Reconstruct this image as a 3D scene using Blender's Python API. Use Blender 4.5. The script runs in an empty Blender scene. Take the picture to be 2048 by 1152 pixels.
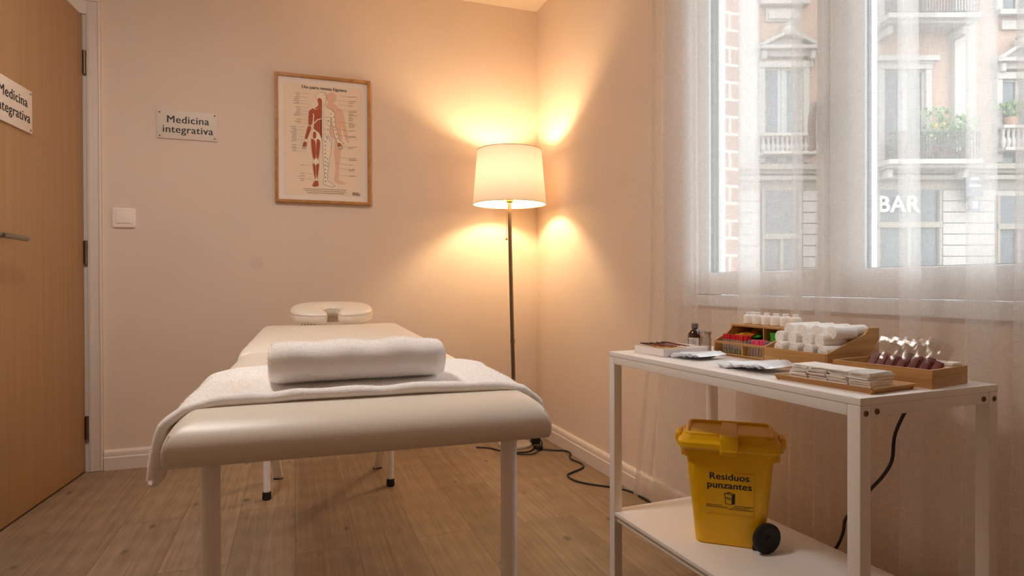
import bpy, math, random
from mathutils import Matrix, Vector, noise
R = math.radians
random.seed(7)
SC = bpy.context.scene
COL = SC.collection

# ------------------------------------------------------------------ camera, world, exposure
cam_d = bpy.data.cameras.new('camera'); cam = bpy.data.objects.new('camera', cam_d); COL.objects.link(cam)
cam_d.sensor_width = 36.0; cam_d.lens = 1236.27 / 2048 * 36.0
cam_d.clip_start = 0.02; cam_d.clip_end = 200
YAW, PITCH, ROLL = 0.339344, -0.005938, -0.00305
_f = Vector((math.sin(YAW)*math.cos(PITCH), math.cos(YAW)*math.cos(PITCH), math.sin(PITCH)))
_r0 = Vector((math.cos(YAW), -math.sin(YAW), 0)); _u0 = _r0.cross(_f)
_r = _r0*math.cos(ROLL) + _u0*math.sin(ROLL); _u = -_r0*math.sin(ROLL) + _u0*math.cos(ROLL)
cam.matrix_world = Matrix(((_r.x, _u.x, -_f.x, 0), (_r.y, _u.y, -_f.y, 0), (_r.z, _u.z, -_f.z, 0.86), (0, 0, 0, 1)))
SC.camera = cam
WORLD_STRENGTH = 6.0
LAMP_POWER = 27.0
LAMP_COLOR = (1.0, 0.70, 0.40)
FILL_POWER = 60.0
FILL_COLOR = (1.0, 0.93, 0.86)
w = bpy.data.worlds.new('world'); SC.world = w; w.use_nodes = True
bg = w.node_tree.nodes['Background']; bg.inputs[0].default_value = (0.90, 0.955, 1.0, 1); bg.inputs[1].default_value = WORLD_STRENGTH
SC.view_settings.view_transform = 'Standard'; SC.view_settings.look = 'None'
SC.view_settings.gamma = 1.0; SC.view_settings.use_curve_mapping = False
SC.view_settings.exposure = 0.0
cy = SC.cycles
cy.use_denoising = True
cy.max_bounces = 12; cy.diffuse_bounces = 7; cy.transparent_max_bounces = 24; cy.transmission_bounces = 8
cy.sample_clamp_indirect = 8.0; cy.caustics_reflective = False; cy.caustics_refractive = False

# ------------------------------------------------------------------ mesh building helpers
class B:
    """collects primitives, links as one mesh object"""
    def __init__(s): s.V = []; s.F = []; s.MI = []; s.SM = []; s.mi = 0
    def add(s, vs, fs, M=None, smooth=True):
        o = len(s.V)
        for v in vs:
            v = Vector(v)
            if M is not None: v = M @ v
            s.V.append((v.x, v.y, v.z))
        for f in fs:
            s.F.append(tuple(i+o for i in f)); s.MI.append(s.mi); s.SM.append(smooth)
        return s
    def box(s, c, h, r=0.0, seg=2, M=None):
        """box by centre and full sizes, rounded by r"""
        cx, cyy, cz = c; H = [max(1e-6, t/2) for t in h]; r = min(r, min(H)*0.98)
        if r <= 0:
            vs = [(cx+H[0]*a, cyy+H[1]*b, cz+H[2]*d) for d in (-1, 1) for b in (-1, 1) for a in (-1, 1)]
            fs = [(0, 2, 3, 1), (4, 5, 7, 6), (0, 1, 5, 4), (2, 6, 7, 3), (0, 4, 6, 2), (1, 3, 7, 5)]
            return s.add(vs, fs, M, False)
        def ax(hh):
            t = [math.tan(math.pi/4*k/seg) for k in range(seg, -1, -1)]
            lo = [-hh + r*(1-q) for q in t]
            return lo + [-q for q in reversed(lo)]
        A = [ax(hh) for hh in H]; idx = {}; vs = []; fs = []
        def vid(p):
            k = tuple(round(q, 7) for q in p)
            if k not in idx:
                q = [max(-(H[i]-r), min(H[i]-r, p[i])) for i in range(3)]
                d = Vector((p[0]-q[0], p[1]-q[1], p[2]-q[2]))
                if d.length > 1e-9: d = d.normalized()*r
                idx[k] = len(vs); vs.append((cx+q[0]+d.x, cyy+q[1]+d.y, cz+q[2]+d.z))
            return idx[k]
        for i in range(3):
            j, k = (i+1) % 3, (i+2) % 3
            for sg in (-1, 1):
                for a in range(len(A[j])-1):
                    for b in range(len(A[k])-1):
                        q = []
                        for (da, db) in ((0, 0), (1, 0), (1, 1), (0, 1)):
                            p = [0, 0, 0]; p[i] = sg*H[i]; p[j] = A[j][a+da]; p[k] = A[k][b+db]; q.append(vid(p))
                        if sg < 0: q.reverse()
                        fs.append(tuple(q))
        return s.add(vs, fs, M, True)
    def b2(s, x0, x1, y0, y1, z0, z1, r=0.0, seg=2, M=None):
        return s.box(((x0+x1)/2, (y0+y1)/2, (z0+z1)/2), (abs(x1-x0), abs(y1-y0), abs(z1-z0)), r, seg, M)
    def lathe(s, prof, n=24, M=None, smooth=True, closed=False):
        vs = []; fs = []; m = len(prof)
        for (r, z) in prof:
            for k in range(n):
                a = 2*math.pi*k/n; vs.append((r*math.cos(a), r*math.sin(a), z))
        for i in range(m-1 if not closed else m):
            j = (i+1) % m
            for k in range(n):
                l = (k+1) % n; fs.append((i*n+k, i*n+l, j*n+l, j*n+k))
        if not closed:
            if prof[0][0] > 1e-7: fs.append(tuple(reversed(range(n))))
            if prof[-1][0] > 1e-7: fs.append(tuple(range((m-1)*n, m*n)))
        return s.add(vs, fs, M, smooth)
    def cyl(s, p0, p1, r, n=16, r2=None):
        p0 = Vector(p0); p1 = Vector(p1); d = p1-p0
        M = Matrix.Translation(p0) @ d.to_track_quat('Z', 'Y').to_matrix().to_4x4()
        return s.lathe([(r, 0), (r if r2 is None else r2, d.length)], n, M)
    def tube(s, pts, r, n=8, smooth_steps=0, rf=None):
        P = [Vector(p) for p in pts]
        if smooth_steps:
            Q = []
            for i in range(len(P)-1):
                a = P[max(0, i-1)]; b = P[i]; c = P[i+1]; d = P[min(len(P)-1, i+2)]
                for k in range(smooth_steps):
                    t = k/smooth_steps
                    Q.append(0.5*((2*b)+(c-a)*t+(2*a-5*b+4*c-d)*t*t+(-a+3*b-3*c+d)*t**3))
            Q.append(P[-1]); P = Q
        vs = []; fs = []; nrm = None
        for i, p in enumerate(P):
            t = (P[min(i+1, len(P)-1)]-P[max(i-1, 0)]).normalized()
            if nrm is None:
                nrm = t.orthogonal().normalized()
            nrm = (nrm - t*nrm.dot(t)).normalized(); bn = t.cross(nrm)
            rr = r if rf is None else rf(i/(len(P)-1))
            for k in range(n):
                a = 2*math.pi*k/n; v = p + (nrm*math.cos(a)+bn*math.sin(a))*rr; vs.append(tuple(v))
        for i in range(len(P)-1):
            for k in range(n):
                l = (k+1) % n; fs.append((i*n+k, i*n+l, (i+1)*n+l, (i+1)*n+k))
        fs.append(tuple(reversed(range(n)))); fs.append(tuple(range((len(P)-1)*n, len(P)*n)))
        return s.add(vs, fs, None, True)
    def prism(s, poly, d, M=None, smooth=False):
        """polygon in local xy extruded 0..d along z"""
        n = len(poly)
        vs = [(x, y, 0) for x, y in poly] + [(x, y, d) for x, y in poly]
        ar = sum(poly[i][0]*poly[(i+1) % n][1]-poly[(i+1) % n][0]*poly[i][1] for i in range(n))
        fs = [tuple(reversed(range(n))), tuple(range(n, 2*n))] + [(i, (i+1) % n, n+(i+1) % n, n+i) for i in range(n)]
        if ar < 0: fs = [tuple(reversed(f)) for f in fs]
        return s.add(vs, fs, M, smooth)
    def grid(s, fn, nu, nv, cu=False, cv=False, M=None, smooth=True):
        U = nu if cu else nu+1; W = nv if cv else nv+1
        vs = [fn(i/nu, j/nv) for i in range(U) for j in range(W)]; fs = []
        for i in range(nu):
            for j in range(nv):
                a = i*W+j; b = ((i+1) % U)*W+j; c = ((i+1) % U)*W+(j+1) % W; d = i*W+(j+1) % W
                fs.append((a, b, c, d))
        return s.add(vs, fs, M, smooth)
    def link(s, name, mats, parent=None, sharp=38):
        me = bpy.data.meshes.new(name); me.from_pydata(s.V, [], s.F)
        if not isinstance(mats, (list, tuple)): mats = [mats]
        for m in mats: me.materials.append(m)
        me.polygons.foreach_set('material_index', s.MI); me.polygons.foreach_set('use_smooth', s.SM)
        me.update()
        if sharp: me.set_sharp_from_angle(angle=R(sharp))
        o = bpy.data.objects.new(name, me); COL.objects.link(o)
        if parent is not None: o.parent = parent
        return o

def rrect(w, l, r, n=6):
    """rounded rectangle outline centred on 0, w along x, l along y"""
    P = []
    for (sx, sy, a0) in ((1, -1, -90), (1, 1, 0), (-1, 1, 90), (-1, -1, 180)):
        for k in range(n+1):
            a = R(a0+90*k/n); P.append((sx*(w/2-r)+r*math.cos(a), sy*(l/2-r)+r*math.sin(a)))
    return P
def tag(o, label=None, cat=None, group=None, kind=None):
    if label: o['label'] = label
    if cat: o['category'] = cat
    if group: o['group'] = group
    if kind: o['kind'] = kind
    return o
def thing(name, label, cat, loc=(0, 0, 0), rz=0.0, group=None, kind=None):
    o = bpy.data.objects.new(name, None); COL.objects.link(o); o.empty_display_size = 0.02
    o.location = loc; o.rotation_euler = (0, 0, rz)
    return tag(o, label, cat, group, kind)
def struct(name, b, m, label=None):
    o = b.link(name, m); return tag(o, label or name.replace('_', ' '), None, None, 'structure')
def dup(root, loc, rz, label, group=None):
    r = root.copy(); COL.objects.link(r); r.location = loc; r.rotation_euler = (0, 0, rz)
    r['label'] = label
    if group: r['group'] = group
    for ch in list(root.children):
        c = ch.copy(); COL.objects.link(c); c.parent = r
        for g in list(ch.children):
            d = g.copy(); COL.objects.link(d); d.parent = c
    return r
def text_into(b, body, size, M, extrude=0.0005, bold=0.0, wide=0.0, align='CENTER', spacing=1.0, line=1.0):
    cu = bpy.data.curves.new('t', 'FONT'); cu.body = body; cu.size = size; cu.extrude = extrude
    cu.offset = bold; cu.align_x = align; cu.align_y = 'CENTER'; cu.space_character = spacing; cu.space_line = line
    cu.resolution_u = 4
    o = bpy.data.objects.new('t', cu); COL.objects.link(o)
    bpy.context.view_layer.update()
    dg = bpy.context.evaluated_depsgraph_get()
    me = bpy.data.meshes.new_from_object(o.evaluated_get(dg))
    V_ = [v.co.copy() for v in me.vertices]; F_ = [tuple(p.vertices) for p in me.polygons]
    for k, dx in enumerate((0,) if not wide else (-wide, 0, wide)):
        b.add([(v.x+dx, v.y, v.z+0.00004*k) for v in V_], F_, M, False)
    bpy.data.objects.remove(o); bpy.data.curves.remove(cu); bpy.data.meshes.remove(me)

# ------------------------------------------------------------------ materials
def lin(c):
    if isinstance(c, str): c = [int(c[i:i+2], 16)/255 for i in (0, 2, 4)]
    return tuple((x/12.92 if x <= 0.04045 else ((x+0.055)/1.055)**2.4) for x in c)
def nt(name):
    m = bpy.data.materials.new(name); m.use_nodes = True; t = m.node_tree
    return m, t, t.nodes['Principled BSDF'], t.nodes['Material Output']
def N(t, typ, **kw):
    n = t.nodes.new(typ)
    for k, v in kw.items():
        if k.startswith('i_'):
            n.inputs[int(k[2:]) if k[2:].isdigit() else k[2:].replace('_', ' ')].default_value = v
        else: setattr(n, k, v)
    return n
def mat(name, col, rough=0.5, metal=0.0, var=0.06, scale=8.0, bump=0.0, bscale=200.0, stretch=(1, 1, 1), spec=0.5, coat=0.0, sss=0.0):
    m, t, p, out = nt(name); L = t.links; c = lin(col)
    p.inputs['Roughness'].default_value = rough; p.inputs['Metallic'].default_value = metal
    p.inputs['Specular IOR Level'].default_value = spec; p.inputs['Coat Weight'].default_value = coat
    tc = N(t, 'ShaderNodeTexCoord'); mp = N(t, 'ShaderNodeMapping'); mp.inputs['Scale'].default_value = stretch
    L.new(tc.outputs['Object'], mp.inputs[0])
    nz = N(t, 'ShaderNodeTexNoise'); nz.inputs['Scale'].default_value = scale; nz.inputs['Detail'].default_value = 4
    L.new(mp.outputs[0], nz.inputs['Vector'])
    mx = N(t, 'ShaderNodeMix', data_type='RGBA')
    mx.inputs['A'].default_value = tuple(x*(1-var) for x in c)+(1,); mx.inputs['B'].default_value = tuple(min(1, x*(1+var)) for x in c)+(1,)
    L.new(nz.outputs['Fac'], mx.inputs['Factor']); L.new(mx.outputs['Result'], p.inputs['Base Color'])
    if bump:
        n2 = N(t, 'ShaderNodeTexNoise'); n2.inputs['Scale'].default_value = bscale; n2.inputs['Detail'].default_value = 3
        L.new(mp.outputs[0], n2.inputs['Vector'])
        bp = N(t, 'ShaderNodeBump'); bp.inputs['Strength'].default_value = bump; bp.inputs['Distance'].default_value = 0.002
        L.new(n2.outputs['Fac'], bp.inputs['Height']); L.new(bp.outputs[0], p.inputs['Normal'])
    if sss:
        p.inputs['Subsurface Weight'].default_value = sss; p.inputs['Subsurface Radius'].default_value = (0.01, 0.008, 0.006)
    return m
def wood(name, c1, c2, stretch=(3, 60, 60), rough=0.5, var=1.0):
    m, t, p, out = nt(name); L = t.links
    tc = N(t, 'ShaderNodeTexCoord'); mp = N(t, 'ShaderNodeMapping'); mp.inputs['Scale'].default_value = stretch
    L.new(tc.outputs['Object'], mp.inputs[0])
    nz = N(t, 'ShaderNodeTexNoise'); nz.inputs['Scale'].default_value = 1.0; nz.inputs['Detail'].default_value = 6; nz.inputs['Distortion'].default_value = 0.6
    L.new(mp.outputs[0], nz.inputs['Vector'])
    cr = N(t, 'ShaderNodeValToRGB'); cr.color_ramp.elements[0].position = 0.35; cr.color_ramp.elements[1].position = 0.68
    cr.color_ramp.elements[0].color = lin(c1)+(1,); cr.color_ramp.elements[1].color = lin(c2)+(1,)
    L.new(nz.outputs['Fac'], cr.inputs[0]); L.new(cr.outputs[0], p.inputs['Base Color'])
    p.inputs['Roughness'].default_value = rough
    bp = N(t, 'ShaderNodeBump'); bp.inputs['Strength'].default_value = 0.15; bp.inputs['Distance'].default_value = 0.001
    L.new(nz.outputs['Fac'], bp.inputs['Height']); L.new(bp.outputs[0], p.inputs['Normal'])
    return m
def clear(name, col=(1, 1, 1), gloss=0.08, rough=0.03, fres=0.5):
    """thin clear sheet: light passes, with a glossy skin"""
    m, t, p, out = nt(name); L = t.links; t.nodes.remove(p)
    tr = N(t, 'ShaderNodeBsdfTransparent'); tr.inputs[0].default_value = tuple(col)+(1,)
    gl = N(t, 'ShaderNodeBsdfGlossy'); gl.inputs['Roughness'].default_value = rough
    fr = N(t, 'ShaderNodeLayerWeight'); fr.inputs[0].default_value = 0.35
    ma = N(t, 'ShaderNodeMath', operation='MULTIPLY_ADD'); ma.inputs[1].default_value = fres; ma.inputs[2].default_value = gloss
    ma.use_clamp = True
    L.new(fr.outputs['Fresnel'], ma.inputs[0])
    mx = N(t, 'ShaderNodeMixShader'); L.new(ma.outputs[0], mx.inputs[0]); L.new(tr.outputs[0], mx.inputs[1]); L.new(gl.outputs[0], mx.inputs[2])
    L.new(mx.outputs[0], out.inputs[0]); return m

WALLC = 'E4D2C2'
def wall_mat():
    m, t, p, out = nt('wall plaster'); L = t.links
    tc = N(t, 'ShaderNodeTexCoord')
    nz = N(t, 'ShaderNodeTexNoise'); nz.inputs['Scale'].default_value = 2.2; nz.inputs['Detail'].default_value = 6
    L.new(tc.outputs['Object'], nz.inputs['Vector'])
    c = lin(WALLC)
    mx = N(t, 'ShaderNodeMix', data_type='RGBA'); mx.inputs['A'].default_value = tuple(x*0.95 for x in c)+(1,); mx.inputs['B'].default_value = tuple(x*1.04 for x in c)+(1,)
    L.new(nz.outputs['Fac'], mx.inputs['Factor'])
    # one round damp mark above the head of the bed
    vm = N(t, 'ShaderNodeVectorMath', operation='DISTANCE'); vm.inputs[1].default_value = (-0.176, 3.348, 0.968)
    L.new(tc.outputs['Object'], vm.inputs[0])
    mr = N(t, 'ShaderNodeMapRange'); mr.inputs['From Min'].default_value = 0.03; mr.inputs['From Max'].default_value = 0.036
    mr.inputs['To Min'].default_value = 0.93; mr.inputs['To Max'].default_value = 1.0
    L.new(vm.outputs['Value'], mr.inputs['Value'])
    m2 = N(t, 'ShaderNodeMix', data_type='RGBA', blend_type='MULTIPLY'); m2.inputs['Factor'].default_value = 1.0
    L.new(mx.outputs['Result'], m2.inputs['A']); L.new(mr.outputs[0], m2.inputs['B'])
    L.new(m2.outputs['Result'], p.inputs['Base Color'])
    p.inputs['Roughness'].default_value = 0.75; p.inputs['Specular IOR Level'].default_value = 0.25
    n2 = N(t, 'ShaderNodeTexNoise'); n2.inputs['Scale'].default_value = 90; n2.inputs['Detail'].default_value = 5
    mp = N(t, 'ShaderNodeMapping'); mp.inputs['Scale'].default_value = (1, 1, 0.35); L.new(tc.outputs['Object'], mp.inputs[0]); L.new(mp.outputs[0], n2.inputs['Vector'])
    bp = N(t, 'ShaderNodeBump'); bp.inputs['Strength'].default_value = 0.12; bp.inputs['Distance'].default_value = 0.003
    L.new(n2.outputs['Fac'], bp.inputs['Height']); L.new(bp.outputs[0], p.inputs['Normal'])
    return m
def floor_mat():
    m, t, p, out = nt('oak laminate'); L = t.links
    tc = N(t, 'ShaderNodeTexCoord'); sx = N(t, 'ShaderNodeSeparateXYZ'); L.new(tc.outputs['Object'], sx.inputs[0])
    cb = N(t, 'ShaderNodeCombineXYZ'); L.new(sx.outputs['Y'], cb.inputs['X']); L.new(sx.outputs['X'], cb.inputs['Y'])
    br = N(t, 'ShaderNodeTexBrick'); br.offset = 0.37; br.offset_frequency = 2
    br.inputs['Color1'].default_value = (0, 0, 0, 1); br.inputs['Color2'].default_value = (1, 1, 1, 1); br.inputs['Mortar'].default_value = (0.5, 0.5, 0.5, 1)
    br.inputs['Scale'].default_value = 1; br.inputs['Mortar Size'].default_value = 0.0012; br.inputs['Mortar Smooth'].default_value = 0.3
    br.inputs['Brick Width'].default_value = 1.28; br.inputs['Row Height'].default_value = 0.195
    L.new(cb.outputs[0], br.inputs['Vector'])
    # grain stretched along the planks, shifted per plank
    ad = N(t, 'ShaderNodeVectorMath', operation='MULTIPLY_ADD'); ad.inputs[1].default_value = (7, 13, 5)
    L.new(br.outputs['Color'], ad.inputs[0]); L.new(tc.outputs['Object'], ad.inputs[2])
    mp = N(t, 'ShaderNodeMapping'); mp.inputs['Scale'].default_value = (42, 1.3, 1); L.new(ad.outputs[0], mp.inputs[0])
    g = N(t, 'ShaderNodeTexNoise'); g.inputs['Scale'].default_value = 1.4; g.inputs['Detail'].default_value = 8; g.inputs['Distortion'].default_value = 0.8; g.inputs['Roughness'].default_value = 0.62
    L.new(mp.outputs[0], g.inputs['Vector'])
    mpw = N(t, 'ShaderNodeMapping'); mpw.inputs['Scale'].default_value = (9, 0.9, 1); L.new(ad.outputs[0], mpw.inputs[0])
    wv = N(t, 'ShaderNodeTexWave', wave_type='RINGS'); wv.inputs['Scale'].default_value = 2.2; wv.inputs['Distortion'].default_value = 5; wv.inputs['Detail'].default_value = 3; wv.inputs['Detail Scale'].default_value = 1.2
    L.new(mpw.outputs[0], wv.inputs['Vector'])
    mw = N(t, 'ShaderNodeMath', operation='MULTIPLY_ADD'); mw.inputs[1].default_value = 0.09; L.new(wv.outputs['Fac'], mw.inputs[0]); L.new(g.outputs['Fac'], mw.inputs[2])
    cr = N(t, 'ShaderNodeValToRGB'); e = cr.color_ramp.elements
    e[0].position = 0.33; e[0].color = lin('7A6752')+(1,); e[1].position = 0.8; e[1].color = lin('9F8B74')+(1,)
    q = e.new(0.55); q.color = lin('8E7860')+(1,)
    L.new(mw.outputs[0], cr.inputs[0])
    # plank tint
    mt = N(t, 'ShaderNodeMix', data_type='RGBA', blend_type='MULTIPLY'); mt.inputs['Factor'].default_value = 1
    mr = N(t, 'ShaderNodeMapRange'); mr.inputs['To Min'].default_value = 0.86; mr.inputs['To Max'].default_value = 1.08
    L.new(br.outputs['Color'], mr.inputs['Value']); L.new(cr.outputs[0], mt.inputs['A']); L.new(mr.outputs[0], mt.inputs['B'])
    # knots
    mk = N(t, 'ShaderNodeMapping'); mk.inputs['Scale'].default_value = (8.5, 4.6, 1); L.new(ad.outputs[0], mk.inputs[0])
    vo = N(t, 'ShaderNodeTexVoronoi'); vo.inputs['Scale'].default_value = 1.0; L.new(mk.outputs[0], vo.inputs['Vector'])
    kn = N(t, 'ShaderNodeTexNoise'); kn.inputs['Scale'].default_value = 14; L.new(ad.outputs[0], kn.inputs['Vector'])
    ka = N(t, 'ShaderNodeMath', operation='MULTIPLY_ADD'); ka.inputs[1].default_value = -0.09; L.new(kn.outputs['Fac'], ka.inputs[0]); 
    vs_ = N(t, 'ShaderNodeSeparateColor'); L.new(vo.outputs['Color'], vs_.inputs[0])
    vg = N(t, 'ShaderNodeMath', operation='GREATER_THAN'); vg.inputs[1].default_value = 0.75; L.new(vs_.outputs[0], vg.inputs[0])
    va = N(t, 'ShaderNodeMath', operation='ADD'); L.new(vo.outputs['Distance'], va.inputs[0]); L.new(vg.outputs[0], va.inputs[1]); L.new(va.outputs[0], ka.inputs[2])
    kr = N(t, 'ShaderNodeMapRange'); kr.inputs['From Min'].default_value = 0.0; kr.inputs['From Max'].default_value = 0.085; kr.inputs['To Min'].default_value = 0.45; kr.inputs['To Max'].default_value = 1.0
    L.new(ka.outputs[0], kr.inputs['Value'])
    m3 = N(t, 'ShaderNodeMix', data_type='RGBA', blend_type='MULTIPLY'); m3.inputs['Factor'].default_value = 1
    L.new(mt.outputs['Result'], m3.inputs['A']); L.new(kr.outputs[0], m3.inputs['B'])
    m4 = N(t, 'ShaderNodeMix', data_type='RGBA'); m4.inputs['B'].default_value = lin('5A432E')+(1,)
    fm = N(t, 'ShaderNodeMath', operation='MULTIPLY'); fm.inputs[1].default_value = 0.7; L.new(br.outputs['Fac'], fm.inputs[0])
    L.new(fm.outputs[0], m4.inputs['Factor']); L.new(m3.outputs['Result'], m4.inputs['A'])
    L.new(m4.outputs['Result'], p.inputs['Base Color'])
    p.inputs['Roughness'].default_value = 0.5; p.inputs['Specular IOR Level'].default_value = 0.35
    bp = N(t, 'ShaderNodeBump'); bp.inputs['Strength'].default_value = 0.12; bp.inputs['Distance'].default_value = 0.002
    L.new(g.outputs['Fac'], bp.inputs['Height']); L.new(bp.outputs[0], p.inputs['Normal'])
    return m
def sheer_mat(VOILE=(0.25, 0.44), dc='EDEDEC'):
    """open-weave voile: threads scatter and pass light, gaps are clear"""
    m, t, p, out = nt('sheer voile'); L = t.links; t.nodes.remove(p)
    tc = N(t, 'ShaderNodeTexCoord')
    def thread(scale, st):
        mp = N(t, 'ShaderNodeMapping'); mp.inputs['Scale'].default_value = st; L.new(tc.outputs['Object'], mp.inputs[0])
        nz = N(t, 'ShaderNodeTexNoise'); nz.inputs['Scale'].default_value = scale; nz.inputs['Detail'].default_value = 3; nz.inputs['Roughness'].default_value = 0.65
        L.new(mp.outputs[0], nz.inputs['Vector']); return nz.outputs['Fac']
    a = thread(1.0, (0, 900, 30)); b = thread(1.0, (0, 40, 950)); c = thread(1.0, (0, 7, 2))
    mxx = N(t, 'ShaderNodeMath', operation='MAXIMUM'); L.new(a, mxx.inputs[0]); L.new(b, mxx.inputs[1])
    s1 = N(t, 'ShaderNodeMath', operation='MULTIPLY_ADD'); s1.inputs[1].default_value = 0.12; L.new(c, s1.inputs[0]); L.new(mxx.outputs[0], s1.inputs[2])
    mr = N(t, 'ShaderNodeMapRange'); mr.inputs['From Min'].default_value = 0.46; mr.inputs['From Max'].default_value = 0.82
    mr.inputs['To Min'].default_value = VOILE[0]; mr.inputs['To Max'].default_value = VOILE[1]
    L.new(s1.outputs[0], mr.inputs['Value'])
    tr = N(t, 'ShaderNodeBsdfTransparent')
    d = N(t, 'ShaderNodeBsdfDiffuse'); d.inputs[0].default_value = lin(dc)+(1,)
    tl = N(t, 'ShaderNodeBsdfTranslucent'); tl.inputs[0].default_value = lin('F8F5F2')+(1,)
    m1 = N(t, 'ShaderNodeMixShader'); m1.inputs[0].default_value = 0.68; L.new(d.outputs[0], m1.inputs[1]); L.new(tl.outputs[0], m1.inputs[2])
    m2 = N(t, 'ShaderNodeMixShader'); L.new(mr.outputs[0], m2.inputs[0]); L.new(tr.outputs[0], m2.inputs[1]); L.new(m1.outputs[0], m2.inputs[2])
    L.new(m2.outputs[0], out.inputs[0]); return m

def shade_mat():
    m, t, p, out = nt('lamp shade fabric'); L = t.links; t.nodes.remove(p)
    tc = N(t, 'ShaderNodeTexCoord'); nz = N(t, 'ShaderNodeTexNoise'); nz.inputs['Scale'].default_value = 300; L.new(tc.outputs['Object'], nz.inputs['Vector'])
    mx = N(t, 'ShaderNodeMix', data_type='RGBA'); mx.inputs['A'].default_value = (0.80, 0.74, 0.60, 1); mx.inputs['B'].default_value = (0.88, 0.82, 0.68, 1)
    L.new(nz.outputs['Fac'], mx.inputs['Factor'])
    d = N(t, 'ShaderNodeBsdfDiffuse'); tl = N(t, 'ShaderNodeBsdfTranslucent')
    L.new(mx.outputs['Result'], d.inputs[0]); tl.inputs[0].default_value = (0.36, 0.315, 0.30, 1)
    m1 = N(t, 'ShaderNodeMixShader'); m1.inputs[0].default_value = 0.13; L.new(d.outputs[0], m1.inputs[1]); L.new(tl.outputs[0], m1.inputs[2])
    L.new(m1.outputs[0], out.inputs[0]); return m
def emis(name, col, s):
    m, t, p, out = nt(name); t.nodes.remove(p); e = N(t, 'ShaderNodeEmission'); e.inputs[0].default_value = tuple(col)+(1,); e.inputs[1].default_value = s
    t.links.new(e.outputs[0], out.inputs[0]); return m
def brick_mat():
    m, t, p, out = nt('pale brick'); L = t.links
    tc = N(t, 'ShaderNodeTexCoord'); sx = N(t, 'ShaderNodeSeparateXYZ'); L.new(tc.outputs['Object'], sx.inputs[0])
    cb = N(t, 'ShaderNodeCombineXYZ'); L.new(sx.outputs['X'], cb.inputs['X']); L.new(sx.outputs['Z'], cb.inputs['Y'])
    nz = N(t, 'ShaderNodeTexNoise'); nz.inputs['Scale'].default_value = 60; L.new(tc.outputs['Object'], nz.inputs['Vector'])
    ad = N(t, 'ShaderNodeVectorMath', operation='MULTIPLY_ADD'); ad.inputs[1].default_value = (0.004, 0.004, 0.004); L.new(nz.outputs['Color'], ad.inputs[0]); L.new(cb.outputs[0], ad.inputs[2])
    br = N(t, 'ShaderNodeTexBrick'); br.inputs['Color1'].default_value = lin('C3A396')+(1,); br.inputs['Color2'].default_value = lin('B6998D')+(1,); br.inputs['Mortar'].default_value = lin('E6DCD0')+(1,)
    br.inputs['Scale'].default_value = 1; br.inputs['Brick Width'].default_value = 0.13; br.inputs['Row Height'].default_value = 0.06; br.inputs['Mortar Size'].default_value = 0.005
    L.new(ad.outputs[0], br.inputs['Vector']); L.new(br.outputs['Color'], p.inputs['Base Color']); p.inputs['Roughness'].default_value = 0.9
    return m

M_wall = wall_mat(); M_floor = floor_mat(); M_brick = brick_mat()
M_ceil = mat('ceiling paint', 'E6D8C8', 0.8, var=0.02)
M_trim = mat('white trim paint', 'E2D6CC', 0.42, var=0.02, scale=4)
M_win = mat('white window paint', 'E6E9EC', 0.4, var=0.02, scale=4)
M_door = wood('door oak veneer', 'A17E59', 'AA875F', (45, 45, 1.0), 0.45)
M_steel = mat('brushed steel', '9C9488', 0.32, 1.0, var=0.05)
M_nickel = mat('dull nickel', '8A7A68', 0.38, 1.0, var=0.05)
M_hinge = mat('brown bronze hinge', '7A6450', 0.4, 0.9)
M_leather = mat('cream leatherette', 'E6DCCE', 0.36, var=0.02, scale=5, bump=0.12, bscale=700, spec=0.45)
M_seam = mat('seam thread', 'B9A88F', 0.7)
M_wmetal = mat('white enamel metal', 'EFEAE4', 0.35, var=0.02)
M_rubber = mat('black rubber', '14120F', 0.65, var=0.2)
def terry(nm, TL_):
    m = mat(nm, 'FBF7F4', 0.95, var=0.03, scale=60, bump=0.5, bscale=420, spec=0.05)
    t = m.node_tree; p = t.nodes['Principled BSDF']; out = t.nodes['Material Output']
    tl = N(t, 'ShaderNodeBsdfTranslucent'); tl.inputs[0].default_value = lin('FAF5F0')+(1,)
    mx = N(t, 'ShaderNodeMixShader'); mx.inputs[0].default_value = TL_
    t.links.new(p.outputs[0], mx.inputs[1]); t.links.new(tl.outputs[0], mx.inputs[2]); t.links.new(mx.outputs[0], out.inputs[0])
    return m
M_towel = terry('white terry', 0.0); M_tuft = terry('terry loops', 0.45)
M_glass = clear('window glass', (0.97, 0.98, 0.98), 0.02)
M_sheer = sheer_mat(); M_hem = sheer_mat((0.42, 0.62), 'D2C0B0')  # hem: denser doubled cloth, its beige tint also paints in a shadowed look
M_shade = shade_mat()
M_brass = mat('aged brass', 'A88A4A', 0.35, 1.0)
M_lampbase = mat('grey lamp base', 'B9B2A8', 0.5, 0.2)
M_black = mat('black plastic', '120F0D', 0.45, var=0.2)
M_switch = mat('switch plastic', 'F4EAE0', 0.4, var=0.01)
M_plate = mat('frosted acrylic', 'DCD0C4', 0.5, var=0.02)
M_ink = mat('dark ink', '26221F', 0.6, var=0.1)
M_screw = mat('screw head', '6E645A', 0.35, 0.9)
M_frame = wood('oak picture frame', 'A9763F', 'C08D52', (30, 30, 30), 0.45)
M_mat = mat('white mat board', 'EEE4DC', 0.8, var=0.01)
M_paper = mat('cream chart paper', 'EFDCC6', 0.75, var=0.02)
M_muscle = mat('printed muscle red', 'B2583A', 0.75, var=0.3, scale=90, stretch=(2, 1, 0.4))
M_muscle2 = mat('printed muscle dark', '86402C', 0.75, var=0.15, scale=60)
M_figw = mat('printed figure white', 'F3E5D2', 0.75, var=0.01)
M_ghost = mat('printed ghost figure', 'E6BFA4', 0.75, var=0.02)
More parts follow.
